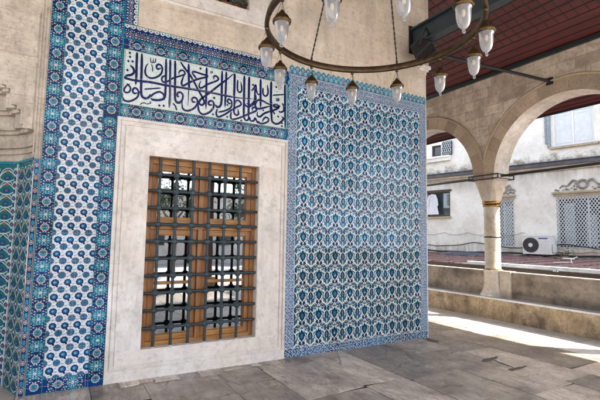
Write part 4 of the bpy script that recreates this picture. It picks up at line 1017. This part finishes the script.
m.tube([(5.13, YW-.03, 4.80), (5.22, YW-.03, 4.80)], .05, 0, 10)
o = m.build('tie_rod', M['iron']); tag(o, 'black iron rod slanting from the wall corner to the crown of the right arch', 'tie rod')

# floodlight
ft = thing('floodlight', (5.0, 4.6, 4.35), 'black floodlight hanging from the wall corner below the steel beam', 'floodlight')
m = MB()
cx, cy, cz = 4.93, 4.78, 4.66
ax = Vector((.35, -.55, -.75)).normalized(); rt = ax.cross(Vector((0,0,1))).normalized(); up = rt.cross(ax).normalized()
def P_(a, b, c_): v = Vector((cx, cy, cz))+rt*a+up*b+ax*c_; return tuple(v)
def fr(w_, h_, c_, ch=.03): return [P_(a, b, c_) for a, b in [(-w_+ch,-h_),(w_-ch,-h_),(w_,-h_+ch),(w_,h_-ch),(w_-ch,h_),(-w_+ch,h_),(-w_,h_-ch),(-w_,-h_+ch)]]
rows = [fr(.09, .07, -.13), fr(.13, .11, -.08), fr(.17, .15, .02), fr(.185, .165, .09), fr(.195, .175, .095), fr(.195, .175, .125), fr(.175, .155, .125), fr(.17, .15, .110)]
m.grid(rows, 0, .5, close=True, sm=False); m.face(rows[0]); 
for k in range(-4, 5): 
    q = k*.03
    m.hexa([P_(q-.004, -.10, -.12), P_(q+.004, -.10, -.12), P_(q+.004, .10, -.12), P_(q-.004, .10, -.12)], [P_(q-.004, -.12, .02), P_(q+.004, -.12, .02), P_(q+.004, .165, .02), P_(q-.004, .165, .02)])
m.build('housing', M['iron'], ft)
m = MB(); m.face(fr(.171, .151, .108)); m.build('front_glass', simple('dark_lamp_glass', (.006,.006,.007), .5, 0, .2), ft)
m = MB(); m.tube([P_(-.21, 0, .02), P_(-.21, .12, -.05), P_(-.21, .25, -.10), P_(.21, .25, -.10), P_(.21, .12, -.05), P_(.21, 0, .02)], .012, 0, 8); m.tube([P_(0, .25, -.10), (5.03, 4.80, 4.80)], .015, 0, 8); m.build('bracket', M['iron'], ft)

# ---------------------------------------------------------------- chandelier
CX, CY, CZ, CR, CPH = 2.0306, 2.4832, 3.2, .8142, 2.68571
M['bronze'] = simple('aged_brass', (.13,.085,.045), .42, .85, .5, .55, 18, .15)
M['cap_brass'] = simple('lamp_cap_brass', (.15,.088,.035), .40, .8, .5, .7, 40, .1)  # brass of the lantern caps, slightly yellower than the ring
M['wire'] = simple('dark_wire', (.03,.025,.02), .5, .6)
def frosted():
    t = NT('frosted_glass'); P, x, y, z = t.pos()
    t.b.inputs['Transmission Weight'].default_value = .75; t.b.inputs['IOR'].default_value = 1.3
    n = t.noise(t.stretch(P, (60,60,6)), 2, 3); t.bump(n, .35, .004)
    return t.out((.60,.60,.61), .26, .5)
M['frost'] = frosted()
M['bulb'] = simple('warm_bulb', (.85,.66,.38), .3)
ch = thing('chandelier', (CX, CY, CZ), 'large round brass ring chandelier with twelve hanging glass lanterns', 'chandelier')
m = MB(); rows = []
for k in range(97):
    a = 2*math.pi*k/96
    rows.append([(CX+rr*math.cos(a), CY+rr*math.sin(a), CZ+zz) for rr, zz in [(CR-.014,.004),(CR-.016,.012),(CR-.010,.052),(CR-.004,.060),(CR+.006,.060),(CR+.014,.052),(CR+.020,.012),(CR+.018,.004),(CR+.004,-.002)]])
m.grid(rows, 0, .5, close=True); m.build('ring', M['bronze'], ch)
apex = Vector((CX, CY, 5.3))
def att(i): a = CPH-math.pi/6*i; return Vector((CX+CR*math.cos(a), CY+CR*math.sin(a), CZ))
for i in (2, 4, 7, 9, 11):
    m = MB(); p = att(i)+Vector((0,0,.058)); m.tube([p, p+Vector((0,0,.03))], .010, 0, 8)
    q0 = p+Vector((0,0,.03)); d_ = (apex-q0); L = d_.length; n = int(L/.045)
    m.tube([q0, apex], .0045, 0, 6)
    for k in range(n): 
        c_ = q0+d_*((k+.5)/n); m.tube([c_-d_.normalized()*.016, c_+d_.normalized()*.016], .0075, 0, 6)
    m.build('chain', M['wire'], ch)
m = MB(); m.lathe((CX, CY, 5.26), [(.001, 0), (.05, .02), (.06, .05), (.03, .09), (.012, .10), (.012, .96)], 0, 16); m.build('hub', M['bronze'], ch)
def make_lantern(i):
    p = att(i); x, y, z = p
    la = bpy.data.objects.new('lantern', None); COL.objects.link(la); la.parent = ch; la.location = p-Vector((CX, CY, CZ)); la.empty_display_size = .05
    m = MB(); m.lathe((x, y, z-.022), [(.001, .022), (.014, .021), (.016, .012), (.012, .002), (.006, 0), (.001, -.004)], 0, 14); m.build('hook', M['bronze'], la)
    m = MB()
    for k in range(3):
        a = 2*math.pi*k/3+.5; m.tube([(x+.004*math.cos(a), y+.004*math.sin(a), z-.02), (x+.050*math.cos(a), y+.050*math.sin(a), z-.150)], .0016, 0, 5)
    m.tube([(x, y, z-.02), (x, y, z-.10)], .0016, 0, 5)
    m.build('wires', M['wire'], la)
    m = MB(); m.lathe((x, y, z-.165), [(.056, -.012), (.063, -.004), (.064, .004), (.060, .014), (.050, .022), (.046, .034), (.038, .046), (.026, .055), (.020, .066), (.013, .070), (.011, .080), (.004, .084), (.001, .084)], 0, 32, ripple=.025, nr=8)
    m.lathe((x, y, z-.165), [(.056, -.012), (.050, -.002), (.02, .02)], 0, 24)
    m.build('cap', M['cap_brass'], la)
    m = MB()
    pr = [(.051, -.168), (.052, -.178), (.047, -.186), (.046, -.20), (.045, -.235), (.041, -.265), (.033, -.290), (.022, -.305), (.013, -.311), (.008, -.315)]
    m.lathe((x, y, z), pr, 0, 32, ripple=.012, nr=16)
    m.build('glass_shade', M['frost'], la)
    m = MB(); rows = []
    for k in range(13):
        a = 2*math.pi*k/12; cx_, cz_ = .0105*math.cos(a), -.329+.0115*math.sin(a)
        rows.append([(x+(.0105+.0045*math.cos(b))*math.cos(a), y+.0045*math.sin(b), z-.328+(.0115+.0045*math.cos(b))*math.sin(a)) for b in [2*math.pi*q/8 for q in range(8)]])
    m.grid(rows, 0, .5, close=True); m.build('finial', M['frost'], la)
    m = MB(); m.sphere((x, y, z-.205), .017, .026, 0, 12); m.build('bulb', M['bulb'], la)
    return la
l0 = make_lantern(0)
for i in range(1, 12): copy_tree(l0, ch, att(i)-Vector((CX, CY, CZ)))

# floor repair patches
def blob(pts, n=5):
    rq = random.Random(len(pts)); out = []
    for i, p in enumerate(pts):
        q = pts[(i+1) % len(pts)]
        for k in range(n):
            t_ = k/n; out.append((p[0]+(q[0]-p[0])*t_+rq.uniform(-.009, .009), p[1]+(q[1]-p[1])*t_+rq.uniform(-.009, .009)))
    return out
for lab, pts in (('dark cement fill, the upper bar of the repair mark on the paving', [(4.961, 3.802), (5.08, 3.846), (5.198, 3.84), (5.365, 3.838), (5.242, 3.766), (5.071, 3.748), (4.938, 3.739)]),
                 ('thin dark cement seam joining two bars of the paving repair', [(5.146, 3.745), (5.165, 3.745), (5.12, 3.60), (5.10, 3.425), (5.07, 3.425), (5.085, 3.60)]),
                 ('dark cement fill, the lower bar of the repair mark on the paving', [(4.93, 3.393), (5.064, 3.416), (5.308, 3.386), (5.14, 3.332), (4.92, 3.333)]),
                 ('dark cement fill on the paving at the foot of the tiled corner', [(5.289, 5.04), (5.30, 4.82), (5.20, 4.76), (5.16, 4.90), (5.22, 5.03)])):
    o = patch('cement_patch', blob(pts)); tag(o, lab, 'patch')


# ---------------------------------------------------------------- neighbouring building across the gap
P0 = Vector((12.98223343, 7.64445163, 0)); DB = Vector((-.20427395, .97891376, 0)); NB = Vector((.97891376, .20427395, 0))
def S(s_, d_, z): v = P0+DB*s_+NB*d_; return (v.x, v.y, z)
class BB(MB):
    def sbox(s, s0, s1, d0, d1, z0, z1, m=0, t=.5):
        s.hexa([S(s0,d0,z0), S(s0,d1,z0), S(s1,d1,z0), S(s1,d0,z0)], [S(s0,d0,z1), S(s0,d1,z1), S(s1,d1,z1), S(s1,d0,z1)], m, t)

def stucco():
    t = NT('peeling_white_stucco'); P, x, y, z = t.pos()
    n1 = t.noise(P, 1.3, 9, .7); n2 = t.noise(P, 9, 8, .75); n3 = t.noise(t.stretch(P, (2.5,2.5,.45)), 1.6, 8, .7)
    c = t.mix(t.ramp(n1, [(.38, .8), (.60, 0.0)]), (.80,.775,.72), (.58,.55,.48))
    # damp band of moss and grime just above the string course, and drips below it
    up = t.math('MAXIMUM', 0.0, t.math('SUBTRACT', 1.0, t.math('DIVIDE', t.math('SUBTRACT', z, 4.0), .50)))
    up = t.math('MULTIPLY', up, t.math('GREATER_THAN', z, 3.9))
    n4 = t.noise(t.stretch(P, (1,1,1.3)), 3.0, 10, .75)
    m1 = t.math('MULTIPLY', t.ramp(t.math('ADD', n4, t.math('MULTIPLY', up, .36)), [(.66, 0.0), (.86, .92)]), t.math('GREATER_THAN', z, 3.9))
    c = t.mix(m1, c, t.mix(t.ramp(n2, [(.4, 0.0), (.6, 1.0)]), (.12,.115,.07), (.30,.27,.20)))
    dn = t.math('MULTIPLY', t.ramp(t.math('SUBTRACT', 3.9, z), [(0.0, 1.0), (.75, 0.0)]), t.math('LESS_THAN', z, 3.9))
    m2 = t.math('MULTIPLY', dn, t.ramp(n3, [(.36, .35), (.58, 1.0)]))
    c = t.mix(m2, c, (.27,.23,.18))
    m3 = t.math('MULTIPLY', t.ramp(t.math('SUBTRACT', 1.75, z), [(0.0, 0.0), (.5, 1.0)]), t.ramp(n3, [(.45, 0.0), (.6, 1.0)]))
    c = t.mix(t.math('MULTIPLY', m3, .7), c, (.34,.31,.27))
    c = t.mix(t.ramp(n2, [(.30, .8), (.42, 0.0)]), c, (.38,.35,.30))
    t.bump(t.math('ADD', n2, n1), .5, .02)
    return t.out(c, .85, .2)
M['stucco'] = stucco()
M['slate'] = simple('slate_ledge', (.10,.10,.12), .6, var=.5, scale=6)
M['tan'] = stone('tan_render', (.45,.38,.28), (.30,.25,.19), (.45,.36,.24), .85, 2.5, .5)
M['ornament'] = stone('grey_carving', (.30,.28,.26), (.14,.13,.12), (.36,.33,.29), .85, 6, .6, bump=.8)
M['shutter'] = simple('pale_blue_shutter', (.66,.69,.70), .6, var=.18, scale=8)
M['whitepaint'] = simple('white_painted_metal', (.74,.74,.73), .45, var=.12, scale=10)
M['lattice'] = simple('pale_lattice', (.62,.66,.68), .6, var=.3, scale=14)
M['darkglass'] = simple('dim_window', (.05,.07,.08), .12, var=.4, scale=4)
M['curtain'] = simple('pale_curtain', (.42,.50,.53), .8, var=.3, scale=5)
bld = thing('white_building', (P0.x, P0.y, -.35), 'white stuccoed building with latticed windows across the gap', 'building')
b = BB()
# wall with openings cut as bays:  (s0, s1, z0, z1)
ops = [(-1.46, -.38, 4.47, 5.56), (3.06, 4.0, 2.44, 3.36), (.83, 1.47, 1.38, 2.93), (-2.05, -.41, 1.38, 2.92), (-3.1, -1.62, 4.47, 5.5), (3.40, 3.78, 4.72, 5.14), (-5.2, -3.2, 1.38, 2.92)]
ss = sorted({-9, 9}|{o[0] for o in ops}|{o[1] for o in ops}); zz = sorted({-.35, 7.4}|{o[2] for o in ops}|{o[3] for o in ops})
for i in range(len(ss)-1):
    run = None
    for k in range(len(zz)-1):
        hole = any(o[0] <= ss[i]+1e-6 and ss[i+1] <= o[1]+1e-6 and o[2] <= zz[k]+1e-6 and zz[k+1] <= o[3]+1e-6 for o in ops)
        if not hole and run is None: run = zz[k]
        if hole and run is not None: b.sbox(ss[i], ss[i+1], 0, .3, run, zz[k]); run = None
    if run is not None: b.sbox(ss[i], ss[i+1], 0, .3, run, zz[-1])
b.sbox(-9, 9, .9, 1.2, -.35, 7.4)
b.build('stucco_wall', M['stucco'], bld)
b = BB(); b.sbox(-9, 9, -.45, 1.4, 7.401, 7.6); b.build('roof', M['lead'], bld)
b = BB(); b.sbox(-9, 9, -.14, -.002, 3.885, 4.0); b.sbox(-9, 9, -.17, -.002, 4.0005, 4.03); b.build('string_course', M['slate'], bld, bevel=.01)
b = BB(); b.sbox(-9, 9, -.09, -.002, 3.81, 3.8845); b.sbox(-9, 9, -.05, -.002, 3.74, 3.8095); b.build('lower_fillet', M['tan'], bld)
b = BB(); b.sbox(-9, 9, .5, .52, 1.3, 5.6); b.build('dark_backing_sheet', M['dark'], bld)  # dark sheet standing for unlit rooms behind the openings

def latt(parent, s0, s1, z0, z1, d_, px=.085, pz=.125):
    """diagonal lattice clipped to the opening"""
    L = BB(); W_ = s1-s0; H_ = z1-z0; k_ = pz/px; w = .012
    n = int(W_/px)+int(H_/pz)+2
    for sg in (1, -1):
        for i in range(-n, n):
            # line: z = z0 + i*pz + sg*k_*(s-s0)
            pts = []
            a, b_ = 0.0, W_
            za, zb = i*pz+sg*k_*a, i*pz+sg*k_*b_
            lo, hi = 0.0, W_
            if sg > 0: lo = max(lo, (0-i*pz)/k_); hi = min(hi, (H_-i*pz)/k_)
            else: lo = max(lo, (i*pz-H_)/k_); hi = min(hi, (i*pz)/k_)
            if hi-lo < .02: continue
            A_ = (s0+lo, z0+i*pz+sg*k_*lo); B_ = (s0+hi, z0+i*pz+sg*k_*hi)
            dd = d_+(.004 if sg > 0 else -.004)
            q = [(A_[0]-w, A_[1]), (A_[0]+w, A_[1]), (B_[0]+w, B_[1]), (B_[0]-w, B_[1])]
            L.hexa([S(p[0], dd, p[1]) for p in q], [S(p[0], dd+.007, p[1]) for p in q])
    L.build('lattice', M['lattice'], parent)
def bwin(s0, s1, z0, z1, kind):
    f = BB(); t = .05
    f.sbox(s0, s1, .04, .12, z0, z0+t); f.sbox(s0, s1, .04, .12, z1-t, z1); f.sbox(s0, s0+t, .04, .12, z0+t, z1-t); f.sbox(s1-t, s1, .04, .12, z0+t, z1-t)
    if kind != 'open': f.sbox((s0+s1)/2-.025, (s0+s1)/2+.025, .04, .12, z0+t, z1-t)
    o = f.build('window', M['whitepaint'] if kind != 'open' else M['darkwood'], bld)
    if kind == 'shutter':
        for (a, c_) in ((s0+t+.004, (s0+s1)/2-.029), ((s0+s1)/2+.029, s1-t-.004)):
            g_ = BB(); g_.sbox(a, c_, .05, .075, z0+t+.004, z1-t-.004); 
            g_.sbox(a+.03, c_-.03, .042, .0495, z0+t+.05, z0+t+.09); g_.sbox(a+.03, c_-.03, .042, .0495, z1-t-.09, z1-t-.05)
            g_.build('shutter', M['shutter'], o)
    else:
        g_ = BB(); g_.sbox(s0+t, s1-t, .085, .09, z0+t, z1-t); g_.build('pane', M['darkglass'], o)
    return o
M['darkwood'] = simple('dark_brown_wood', (.05,.035,.028), .6)
bwin(-1.46, -.38, 4.47, 5.56, 'shutter')
w2 = bwin(-3.1, -1.62, 4.47, 5.5, 'open')
w1 = bwin(3.06, 4.0, 2.44, 3.36, 'open')
b = BB(); b.sbox(3.10, 3.36, .06, .075, 2.75, 3.30); b.build('curtain', M['curtain'], w1)
b = BB()
for k in range(6): b.sbox(3.10, 3.20, .02, .035, 2.86+k*.07, 2.885+k*.07)
b.build('louvre', M['darkwood'], w1)
for (s0, s1, z0, z1) in ((.83, 1.47, 1.38, 2.93), (-2.05, -.41, 1.38, 2.92), (-5.2, -3.2, 1.38, 2.92)):
    o = bwin(s0, s1, z0, z1, 'lattice'); latt(o, s0, s1, z0, z1, -.012)
    g_ = BB()
    n = max(1, int((s1-s0)/.5))
    for k in range(n):
        a = s0+.08+k*(s1-s0)/n; g_.sbox(a, a+.28, .06, .07, z0+.1, z1-.55 if k % 2 else z1-.2)
    g_.build('curtain', M['curtain'], o)
o = bwin(3.40, 3.78, 4.72, 5.14, 'open')
b = BB(); b.sbox(3.0, 9, -.16, -.002, 4.62, 4.69); b.sbox(3.0, 9, -.12, -.002, 4.5, 4.6195); b.build('projecting_sill', M['stucco'], bld)
b = BB(); b.sbox(2.92, 3.32, -.06, -.045, 4.70, 5.22); o2 = b.build('screen_backing', M['greenpaint'], bld)
L = BB()
for r_ in range(6):
    for q_ in range(5):
        s_ = 2.96+q_*.08; z_ = 4.74+r_*.085
        L.sbox(s_-.004, s_+.05, -.075, -.062, z_, z_+.018); L.sbox(s_+(.0 if r_ % 2 else .03), s_+(.018 if r_ % 2 else .048), -.075, -.062, z_, z_+.085)
L.build('lattice', M['lattice'], o2)
for q_ in ((3.02, 4.06, -.06, 2.36, 2.4395), (-1.56, -.30, -.09, 4.40, 4.4695), (-3.2, -1.58, -.09, 4.40, 4.4695)):
    b = BB(); b.sbox(q_[0], q_[1], q_[2], -.002, q_[3], q_[4]); b.build('sill', M['tan'], bld, bevel=.006)
b = BB(); b.sbox(3.0, 4.05, -.04, -.002, 3.361, 3.43); b.build('lintel', M['darkwood'], bld)
b = BB(); b.sbox(-.33, -.24, -.07, -.002, 4.47, 6.6); b.sbox(-.23, -.17, -.05, -.002, 4.6, 6.6); b.build('downpipe', simple('weathered_zinc', (.30,.34,.37), .5, .2, var=.5), bld)
# carved pediments with wreath and ledge
for (sc, hw_) in ((-1.12, .80), (1.15, .40), (-4.2, .8)):
    b = BB(); b.sbox(sc-hw_, sc+hw_, -.10, -.002, 3.02, 3.075); b.sbox(sc-hw_+.03, sc+hw_-.03, -.06, -.002, 2.95, 3.0195)
    o = b.build('pediment_ledge', M['tan'], bld)
    b = BB(); ro = random.Random(int(sc*10))
    rows = []
    for k in range(25):
        a = 2*math.pi*k/24
        rows.append([S(sc+(.12+.035*math.cos(q))*math.cos(a), -.03-.035*math.sin(q), 3.27+(.12+.035*math.cos(q))*math.sin(a)) for q in [2*math.pi*w_/8 for w_ in range(8)]])
    b.grid(rows, 0, .5, close=True)
    for k in range(int(46*hw_)):
        t_ = ro.uniform(-1, 1); h_ = .30*(1-abs(t_)**1.5)
        s_ = sc+t_*hw_*.88; z_ = 3.09+ro.uniform(.02, max(.05, h_)); rr = ro.uniform(.022, .05)
        if math.hypot(s_-sc, z_-3.27) < .13: continue
        v0 = S(s_, -.012, z_); b.lathe((v0[0], v0[1], v0[2]-rr*.6), [(.001, 0), (rr*.8, rr*.3), (rr, rr*.7), (rr*.7, rr*1.1), (.001, rr*1.35)], 0, 8)
    for sg in (-1, 1):
        P = [S(sc+sg*(.16+.55*t_*hw_), -.02, 3.12+.24*math.cos(t_*1.4)+.05*math.sin(t_*9)) for t_ in [k/10 for k in range(11)]]
        b.tube(P, [.035-.018*k/10 for k in range(11)], 0, 8)
    b.build('carving', M['ornament'], o)

# air conditioner
ac = thing('air_conditioner', S(.03, -.35, 1.17), 'white air conditioner outdoor unit with round black fan on the building wall', 'air conditioner')
b = BB(); b.sbox(-.36, .44, -.42, -.08, 1.19, 1.755); b.sbox(-.37, .45, -.43, -.07, 1.725, 1.765); b.build('casing', M['whitepaint'], ac, bevel=.012)
def ringS(b, sc, zc_, r0, r1, d0, n=28, m=0):
    for k in range(n):
        a, c_ = 2*math.pi*k/n, 2*math.pi*(k+1)/n
        q = [(sc+r0*math.cos(a), zc_+r0*math.sin(a)), (sc+r1*math.cos(a), zc_+r1*math.sin(a)), (sc+r1*math.cos(c_), zc_+r1*math.sin(c_)), (sc+r0*math.cos(c_), zc_+r0*math.sin(c_))]
        b.hexa([S(p[0], d0, p[1]) for p in q], [S(p[0], d0+.008, p[1]) for p in q], m)
b = BB(); ringS(b, .20, 1.47, .001, .225, -.424); g0 = b.build('fan_recess', M['iron'], ac)
b = BB()
for rr in (.085, .12, .155, .19, .222): ringS(b, .20, 1.47, rr-.005, rr+.004, -.436)
for k in range(8):
    a = math.pi*k/8; q = [(.20+.22*math.cos(a)+p*math.sin(a), 1.47+.22*math.sin(a)-p*math.cos(a)) for p in (-.003, .003)]+[(.20-.22*math.cos(a)-p*math.sin(a), 1.47-.22*math.sin(a)+p*math.cos(a)) for p in (-.003, .003)]
    b.hexa([S(p[0], -.443, p[1]) for p in q], [S(p[0], -.438, p[1]) for p in q])
b.build('fan_guard', simple('grey_guard', (.12,.12,.13), .5), ac)
b = BB(); ringS(b, .20, 1.47, .001, .06, -.447); b.build('fan_hub', M['whitepaint'], ac)
b = BB(); b.sbox(-.27, -.02, -.4245, -.4205, 1.655, 1.690); b.build('blue_badge', simple('blue_badge', (.02,.07,.42), .4), ac)
b = BB()
for k in range(9): b.sbox(-.30+k*.028, -.292+k*.028, -.4235, -.4205, 1.25, 1.60)
b.sbox(-.42, -.375, -.36, -.14, 1.26, 1.50); b.build('side_cover', M['whitepaint'], ac)
for s_ in (-.25, .33):
    b = BB(); b.sbox(s_-.02, s_+.02, -.45, -.0, 1.15, 1.188); b.build('bracket', M['iron'], ac)

# laundry
b = BB(); rows = []
for k in range(10):
    z_ = 3.28-k*.085; w_ = .10+.012*k if k > 2 else .06+.02*k
    rows.append([S(3.72+t_*w_*1.25+.012*math.sin(k*1.3), -.10+.018*math.sin(t_*7+k*.6), z_) for t_ in [-1+.2*q for q in range(11)]])
b.grid(rows)
for sg in (-1, 1):
    P = [S(3.72+sg*.09, -.10, 3.24), S(3.72+sg*.17, -.10, 3.06), S(3.72+sg*.20, -.10, 2.84)]
    b.tube(P, [.05, .045, .04], 0, 8)
o = b.build('shirt', simple('white_cotton', (.72,.72,.78), .9, var=.08)); tag(o, 'white shirt hanging to dry in front of the small window', 'shirt')

# maroon canopy roof between parapet and building, with gutter pipe
xg = 8.66
can = thing('canopy_roof', (10.5, 4, 1.0), 'low maroon sheet roof between the parapet and the white building', 'canopy')
c = MB()
n = 34; ya, yb_ = -6.0, 14.0
def xe(y): return P0.x+DB.x/DB.y*(y-P0.y)-.02
for i in range(n):
    y0_, y1_ = ya+(yb_-ya)*i/n, ya+(yb_-ya)*(i+1)/n
    lo, hi = (y0_, y1_-.05), (y1_-.05, y1_)
    for (p, q, h_) in ((lo[0], lo[1], 0), (hi[0], hi[1], .03)):
        c.hexa([(xg, p, 1.02+h_-.02), (xe(p), p, 1.12+h_-.02), (xe(q), q, 1.12+h_-.02), (xg, q, 1.02+h_-.02)][::-1], [(xg, p, 1.02+h_), (xe(p), p, 1.12+h_), (xe(q), q, 1.12+h_), (xg, q, 1.02+h_)][::-1])
def maroon():
    t = NT('maroon_sheet'); P, x, y, z = t.pos(); n1 = t.noise(P, 3, 8, .7); n2 = t.noise(P, 14, 6, .7)
    cc = t.mix(t.ramp(n1, [(.35, 1.0), (.65, 0.0)]), (.20,.095,.10), (.12,.06,.06)); cc = t.mix(t.ramp(n2, [(.48, 0.0), (.62, .8)]), cc, (.40,.35,.32))
    return t.out(cc, .6, .4)
c.build('sheets', maroon(), can)
c = MB(); c.box(xg-.02, xg+.01, ya, yb_, .80, .998); c.build('front_board', M['darkwood'], can)
c = MB(); c.tube([(xg-.055, -5.9, 1.035), (xg-.055, 6.9, 1.055)], .042, 0, 14)
for k in range(9): c.tube([(xg-.055, -5+k*1.4, 1.037), (xg-.055, -4.93+k*1.4, 1.037)], .050, 0, 14)
o = c.build('gutter_pipe', simple('pale_plastic_pipe', (.55,.62,.70), .35, var=.3, scale=8)); tag(o, 'pale grey plastic pipe lying along the canopy edge', 'pipe')
# supports under the canopy down to the lane
c = MB()
for k in range(6): c.box(xg+.05, xg+.13, -5.5+k*3.6, -5.42+k*3.6, -.35, .99)
c.build('post', M['darkwood'], can)

rc = random.Random(21)
cab = [('black cable sagging along the foot of the white wall', 'iron', -5, 6, 1.52, .16, .016), ('thin orange-brown cable low on the white building', 'orange', -5.5, .2, 1.30, .05, .012),
       ('thin grey cable looping across the blank white wall', 'wiregrey', .5, 4.2, 1.85, .09, .008), ('dark cable bundle lying at the canopy back edge', 'iron', -6, 7.5, 1.20, .03, .028)]
M['orange'] = simple('orange_cable', (.40,.14,.05), .5); M['wiregrey'] = simple('grey_cable', (.22,.22,.22), .5)
for lab, mt, s0, s1, z_, sag, r2 in cab:
    P = []
    n = 46; 
    for k in range(n+1):
        t_ = k/n; s_ = s0+(s1-s0)*t_
        if -.55 < s_ < .55 and z_ > 1.25: dd = -.03
        else: dd = -.05
        P.append(S(s_, dd, z_-sag*abs(math.sin(t_*math.pi*4+z_*5))+.01*math.sin(k*1.7)))
    c = MB(); c.tube(P, r2, 0, 6); o = c.build('cable', M[mt]); tag(o, lab, 'cable')
# bits and pieces on the canopy
c = MB(); c.tube([(10.2, 5.35, 1.10), (10.9, 5.75, 1.16), (11.1, 5.7, 1.22)], .010, 0, 8); c.tube([(10.35, 5.45, 1.11), (10.15, 5.75, 1.10)], .010, 0, 8)
o = c.build('bent_pipe', M['whitepaint']); tag(o, 'bent white waste pipe on the maroon roof below the air conditioner', 'pipe')
c = MB(); c.box(11.6, 11.95, 9.3, 10.0, 1.115, 1.18); c.box(11.2, 11.28, 8.6, 10.1, 1.115, 1.16); c.box(11.35, 11.42, 8.5, 9.9, 1.17, 1.20)
o = c.build('timber_offcuts', simple('blue_grey_boards', (.16,.19,.26), .7, var=.5)); tag(o, 'blue-grey boards heaped on the canopy left of the column', 'boards')

pt = thing('potted_plant', (12.0, 6.9, 1.12), 'small leafy green plant on the maroon roof right of the air conditioner', 'plant')
rl = random.Random(4); c = MB()
px_, py_ = 12.25, 6.62
for k in range(110):
    a = rl.uniform(0, 6.28); e = rl.uniform(.2, 1.4); L = rl.uniform(.06, .26); 
    bx, by, bz = px_+L*math.cos(a)*math.cos(e)*1.1, py_+L*math.sin(a)*math.cos(e)*1.5, 1.14+L*math.sin(e)*1.1
    dx, dy, dz = math.cos(a)*.055, math.sin(a)*.055, rl.uniform(-.02, .05); w_ = .020
    c.face([(bx, by, bz), (bx+dx*.5-dy/.055*w_, by+dy*.5+dx/.055*w_, bz+dz*.7), (bx+dx, by+dy, bz+dz), (bx+dx*.5+dy/.055*w_, by+dy*.5-dx/.055*w_, bz+dz*.7)])
c.build('leaves', simple('dark_leaves', (.035,.10,.03), .5, var=.5, scale=30), pt)
c = MB()
for k in range(7): 
    a = k*.9; c.tube([(px_, py_, 1.10), (px_+.06*math.cos(a), py_+.09*math.sin(a), 1.24), (px_+.12*math.cos(a), py_+.18*math.sin(a), 1.32)], [.007, .005, .003], 0, 5)
c.build('stems', M['darkwood'], pt)
c = MB(); c.lathe((px_, py_, 1.085), [(.06, 0), (.085, .10), (.092, .105), (.08, .10), (.001, .09)], 0, 16); c.build('pot', M['tan'], pt)
c = MB(); rows = []
for k in range(21):
    a = 2*math.pi*k/20; q = 1+.18*math.sin(3*a+1)
    rows.append([(11.75+(.10*q+.022*math.cos(b_))*math.cos(a)*.8, 6.25+(.12*q+.022*math.cos(b_))*math.sin(a), 1.14+.02*math.sin(b_)) for b_ in [2*math.pi*w_/8 for w_ in range(8)]])
c.grid(rows, 0, .5, close=True)
o = c.build('coiled_hose', M['whitepaint']); tag(o, 'white coiled hose on the maroon roof beside the green plant', 'hose')

M['postwood'] = wood('brown_post_wood', (.14,.07,.045), (.06,.03,.02))
# ---------------------------------------------------------------- invented courtyard side behind the camera, added for the window pane reflections
cw = thing('reflection_building', (4, -16, -.35), 'invented pale building with dark red doors added for the window reflections', 'building')  # invented building, added to show in the panes
c = MB(); c.box(-14, 14, -16.6, -16, -.35, 4.2); c.build('walls', M['stucco2'], cw) if 'stucco2' in M else c.build('walls', M['marble'], cw)
c = MB(); c.box(-14.3, 14.3, -17, -15.6, 4.201, 4.4); c.build('roof', M['lead'], cw)
for x_ in (-6, -1.5, 3, 7.5, 12):
    c = MB(); c.box(x_-.6, x_+.6, -15.999, -15.95, -.15, 2.4); c.build('door', M['red'], cw)
    c = MB(); c.box(x_+1.4, x_+2.6, -15.999, -15.95, 1.0, 2.6); c.build('window', M['darkglass'], cw)

for x_, lab in ((-1.6, 'invented brown timber post farthest left on the courtyard side'), (1.3, 'invented brown timber post behind the camera opposite the window'), (4.2, 'invented brown timber post on the courtyard side near the steel beam end')):
    t = thing('reflection_post', (x_, -2.85, 0), lab, 'post', 'invented timber posts added for the window reflections')  # invented posts, added as dark verticals in the pane reflections
    m = MB(); m.box(x_-.11, x_+.11, -2.96, -2.74, .30, 6.2); m.build('shaft', M['postwood'], t, bevel=.012)
    m = MB(); m.box(x_-.18, x_+.18, -3.03, -2.67, 0, .2995); m.build('base_block', M['plinth'], t, bevel=.01)
def tree(x_, y_, h_, sd, lab):
    t = thing('reflection_tree', (x_, y_, -.16), lab, 'tree', 'invented trees added for the window reflections')  # invented trees, added to break up the pane reflections
    rt_ = random.Random(sd); m = MB(); m.tube([(x_, y_, -.16), (x_+.08, y_, h_*.3), (x_-.05, y_+.05, h_*.62)], [.16, .12, .07], 0, 9)
    tips = []
    for k in range(9):
        a = k*2.4; z0_ = h_*(.32+.03*k); tp = (x_+math.cos(a)*rt_.uniform(.7, 1.3), y_+math.sin(a)*rt_.uniform(.7, 1.3), z0_+rt_.uniform(.7, 1.6)); tips.append(tp)
        m.tube([(x_+.03, y_, z0_), ((x_+tp[0])/2, (y_+tp[1])/2, (z0_+tp[2])/2+.1), tp], [.06, .04, .015], 0, 6)
    m.build('trunk', M['postwood'], t)
    m = MB()
    for k in range(2600):
        c_ = rt_.choice(tips); r_ = abs(rt_.gauss(0, .42)); a = rt_.uniform(0, 6.28); e = rt_.uniform(-1.4, 1.4)
        p = Vector((c_[0]+r_*math.cos(a)*math.cos(e), c_[1]+r_*math.sin(a)*math.cos(e), c_[2]+r_*math.sin(e)*.8)); u_ = Vector((rt_.gauss(0,1), rt_.gauss(0,1), rt_.gauss(0,1))).normalized(); v_ = u_.orthogonal().normalized()
        m.face([p, p+u_*.06+v_*.035, p+u_*.13, p+u_*.06-v_*.035])
    m.build('crown', M['treeleaf'], t)
M['treeleaf'] = simple('tree_leaves', (.05,.085,.03), .6, var=.5, scale=4)
tree(4.6, -9.5, 4.6, 5, 'invented small leafy tree behind the camera nearer the porch'); tree(9.4, -12, 5.4, 8, 'invented taller leafy tree behind the camera beside the pale building')
bpy.context.view_layer.update()
